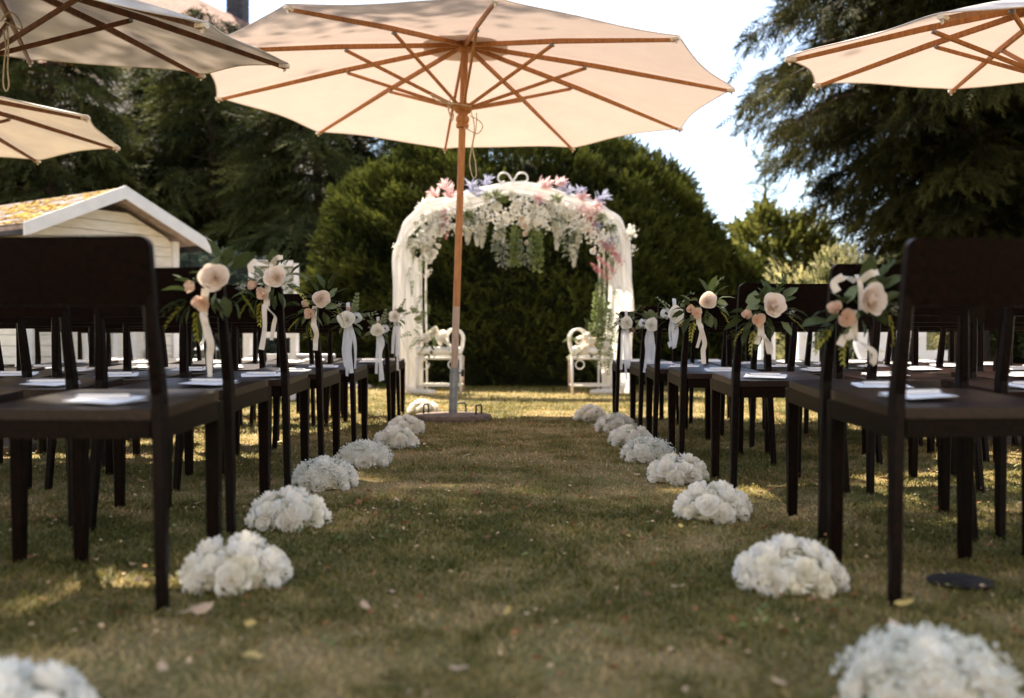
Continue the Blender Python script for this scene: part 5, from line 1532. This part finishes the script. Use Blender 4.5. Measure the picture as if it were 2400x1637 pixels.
# carved white armchair beside the shed
tc_ = px(632, 806, 10.2)
th = empty('carved_armchair', (tc_.x, 10.2, 0), R(8)); tag(th, 'white armchair with tall carved back beside the shed', 'armchair')
m = MB(); m.box((0, .24, .42), (.46, .46, .10)); m.obj('seat', M_letter, th)
m = MB(); m.box((0, -.02, .70), (.50, .05, .12)); m.obj('front_panel', M_letter, th)
for sx in (-1, 1):
    m = MB(); m.box((sx * .235, 0, .35), (.055, .055, .70)); m.obj('leg', M_letter, th)
    m = MB(); m.box((sx * .235, .46, .72), (.055, .055, 1.44)); m.obj('leg', M_letter, th)
    m = MB(); m.box((sx * .235, .23, .735), (.07, .52, .045)); m.obj('armrest', M_letter, th)
for zz in (1.44, .86): 
    m = MB(); m.box((0, .459, zz), (.40, .05, .06)); m.obj('back_rail', M_letter, th)
m = MB(); m.box((0, .475, 1.15), (.41, .015, .54)); bp = m.obj('back_panel', M_greyleaf, th)
r9 = random.Random(9)
for i in range(72):
    x, zz = -.18 + .36 * ((i * 7) % 10) / 9 + r9.uniform(-.015, .015), .90 + .50 * i / 71
    pts = [Vector((x + .021 * math.cos(a + i) * (1 - a * .09), .462, zz + .021 * math.sin(a + i) * (1 - a * .09))) for a in [q * .6 for q in range(11)]]
    m = MB(); m.tube(pts, .006, 5); m.obj('carving', M_letter, bp, True)
# lanterns on the patio
for i, (u, d, lab) in enumerate(((366, 12.4, 'grey lantern with white cap standing close to the shed'), (484, 12.6, 'grey lantern with white cap standing on the open patio'))):
    p = px(u, 806, d); ln = empty('lantern', (p.x, d, 0.045)); tag(ln, lab, 'lantern', 'lanterns on the patio')
    m = MB(); m.box((0, 0, .02), (.20, .20, .04)); m.obj('base', M_lantern, ln)
    for sx in (-1, 1):
        for sy in (-1, 1): 
            m = MB(); m.box((sx * .085, sy * .085, .25), (.02, .02, .42)); m.obj('post', M_lantern, ln)
    m = MB(); m.box((0, 0, .25), (.15, .15, .40)); m.obj('pane', M_glass, ln)
    m = MB(); m.lathe([(.16, .46), (.13, .49), (.05, .57), (.045, .60), (.02, .62)], 4); m.obj('cap', M_letter, ln)
    m = MB(); m.tube([Vector((.05 * math.cos(R(a)), 0, .63 + .05 * math.sin(R(a)))) for a in range(0, 181, 20)], .006, 6); m.obj('handle', M_lantern, ln)

# dark cover in the lawn near the first conifer side chair
g = gnd(2252, 1372)
m = MB(); m.lathe([(.072, 0.0), (.076, .006), (.068, .010), (.03, .012), (.004, .013)], 24); dk = m.obj('drain_cover', M_drain, None, True, 40, loc=(g.x, g.y, 0.004))
tag(dk, 'dark round cover sunk in the lawn behind the nearest conifer side chair', 'drain cover')

# ------------------------------------------------------------------ fallen leaves big enough to pick out
def big_leaf(name, mat, seed, maple=False):
    r = random.Random(seed)
    V = [(0, 0, 0.004)]
    n = 15 if maple else 12
    for k in range(n):
        a = 2 * math.pi * k / n
        rad = (1.0 if k % 3 == 0 else 0.55) if maple else 1.0 - 0.12 * (k % 2)
        x = rad * math.cos(a) * (1 if maple else 1.0); y = rad * math.sin(a) * (.95 if maple else .55)
        V.append((x, y, 0.22 * x * x - 0.12 * y + r.uniform(-.06, .06)))
    F = [(0, 1 + k, 1 + (k + 1) % n) for k in range(n)]
    return MB().add(V, F).mesh(name, mat, True)
LVS = {'b': big_leaf('fallen_leaf', M_leafbrown, 1, True), 'p': big_leaf('fallen_leaf', M_leafpale, 2), 'y': big_leaf('fallen_leaf', M_leafyel, 3)}
NAMED = [(470, 1455, 'p', .030, 'pale oval leaf on the grass below the nearest shed side chair'), (588, 1573, 'y', .036, 'long yellow leaf lying nearest the camera'),
         (1075, 1600, 'p', .022, 'pale leaf at the near edge of the aisle'), (380, 1598, 'p', .016, 'small pale leaf near the corner rose dome'), (350, 1388, 'b', .035, 'brown leaf at the foot of the nearest shed side chair'),
         (1290, 1318, 'y', .016, 'small golden leaf in the middle of the aisle'), (1118, 1168, 'b', .028, 'curled rust brown leaf in the aisle centre'), (2100, 1493, 'p', .020, 'pale leaf beside the nearest conifer side rose dome'),
         (1590, 1400, 'p', .018, 'pale leaf left of the last but one conifer side dome'), (1630, 1375, 'b', .02, 'rust leaf close to the last but one conifer side dome'), (2120, 1440, 'y', .022, 'yellow leaf by the foot of the nearest conifer side chair')]
rl_ = random.Random(21)
for u, v, k, s, lab in NAMED:
    g = gnd(u, v); o = link('fallen_leaf', LVS[k], None, (g.x, g.y, 0.024), (rl_.uniform(-.3, .3), rl_.uniform(-.3, .3), rl_.uniform(0, 6)), s)
    tag(o, lab, 'leaf', 'fallen leaves picked out on the lawn')
cnt = {'b': 'rust brown fallen leaf lying on the lawn', 'p': 'pale tan fallen leaf lying on the lawn', 'y': 'small yellow fallen leaf lying on the lawn'}
for i in range(190):
    d = math.sqrt(rl_.uniform(1.4 ** 2, 8.0 ** 2)); x = rl_.uniform(-.5, .5) * d
    k = rl_.choice('bbpppy')
    o = link('fallen_leaf', LVS[k], None, (x, d, rl_.uniform(.018, .026)), (rl_.uniform(-.45, .45), rl_.uniform(-.45, .45), rl_.uniform(0, 6)), rl_.uniform(.010, .024))
    tag(o, cnt[k], 'leaf', {'b': 'rust brown', 'p': 'pale tan', 'y': 'small yellow'}[k] + ' leaves strewn over the lawn')
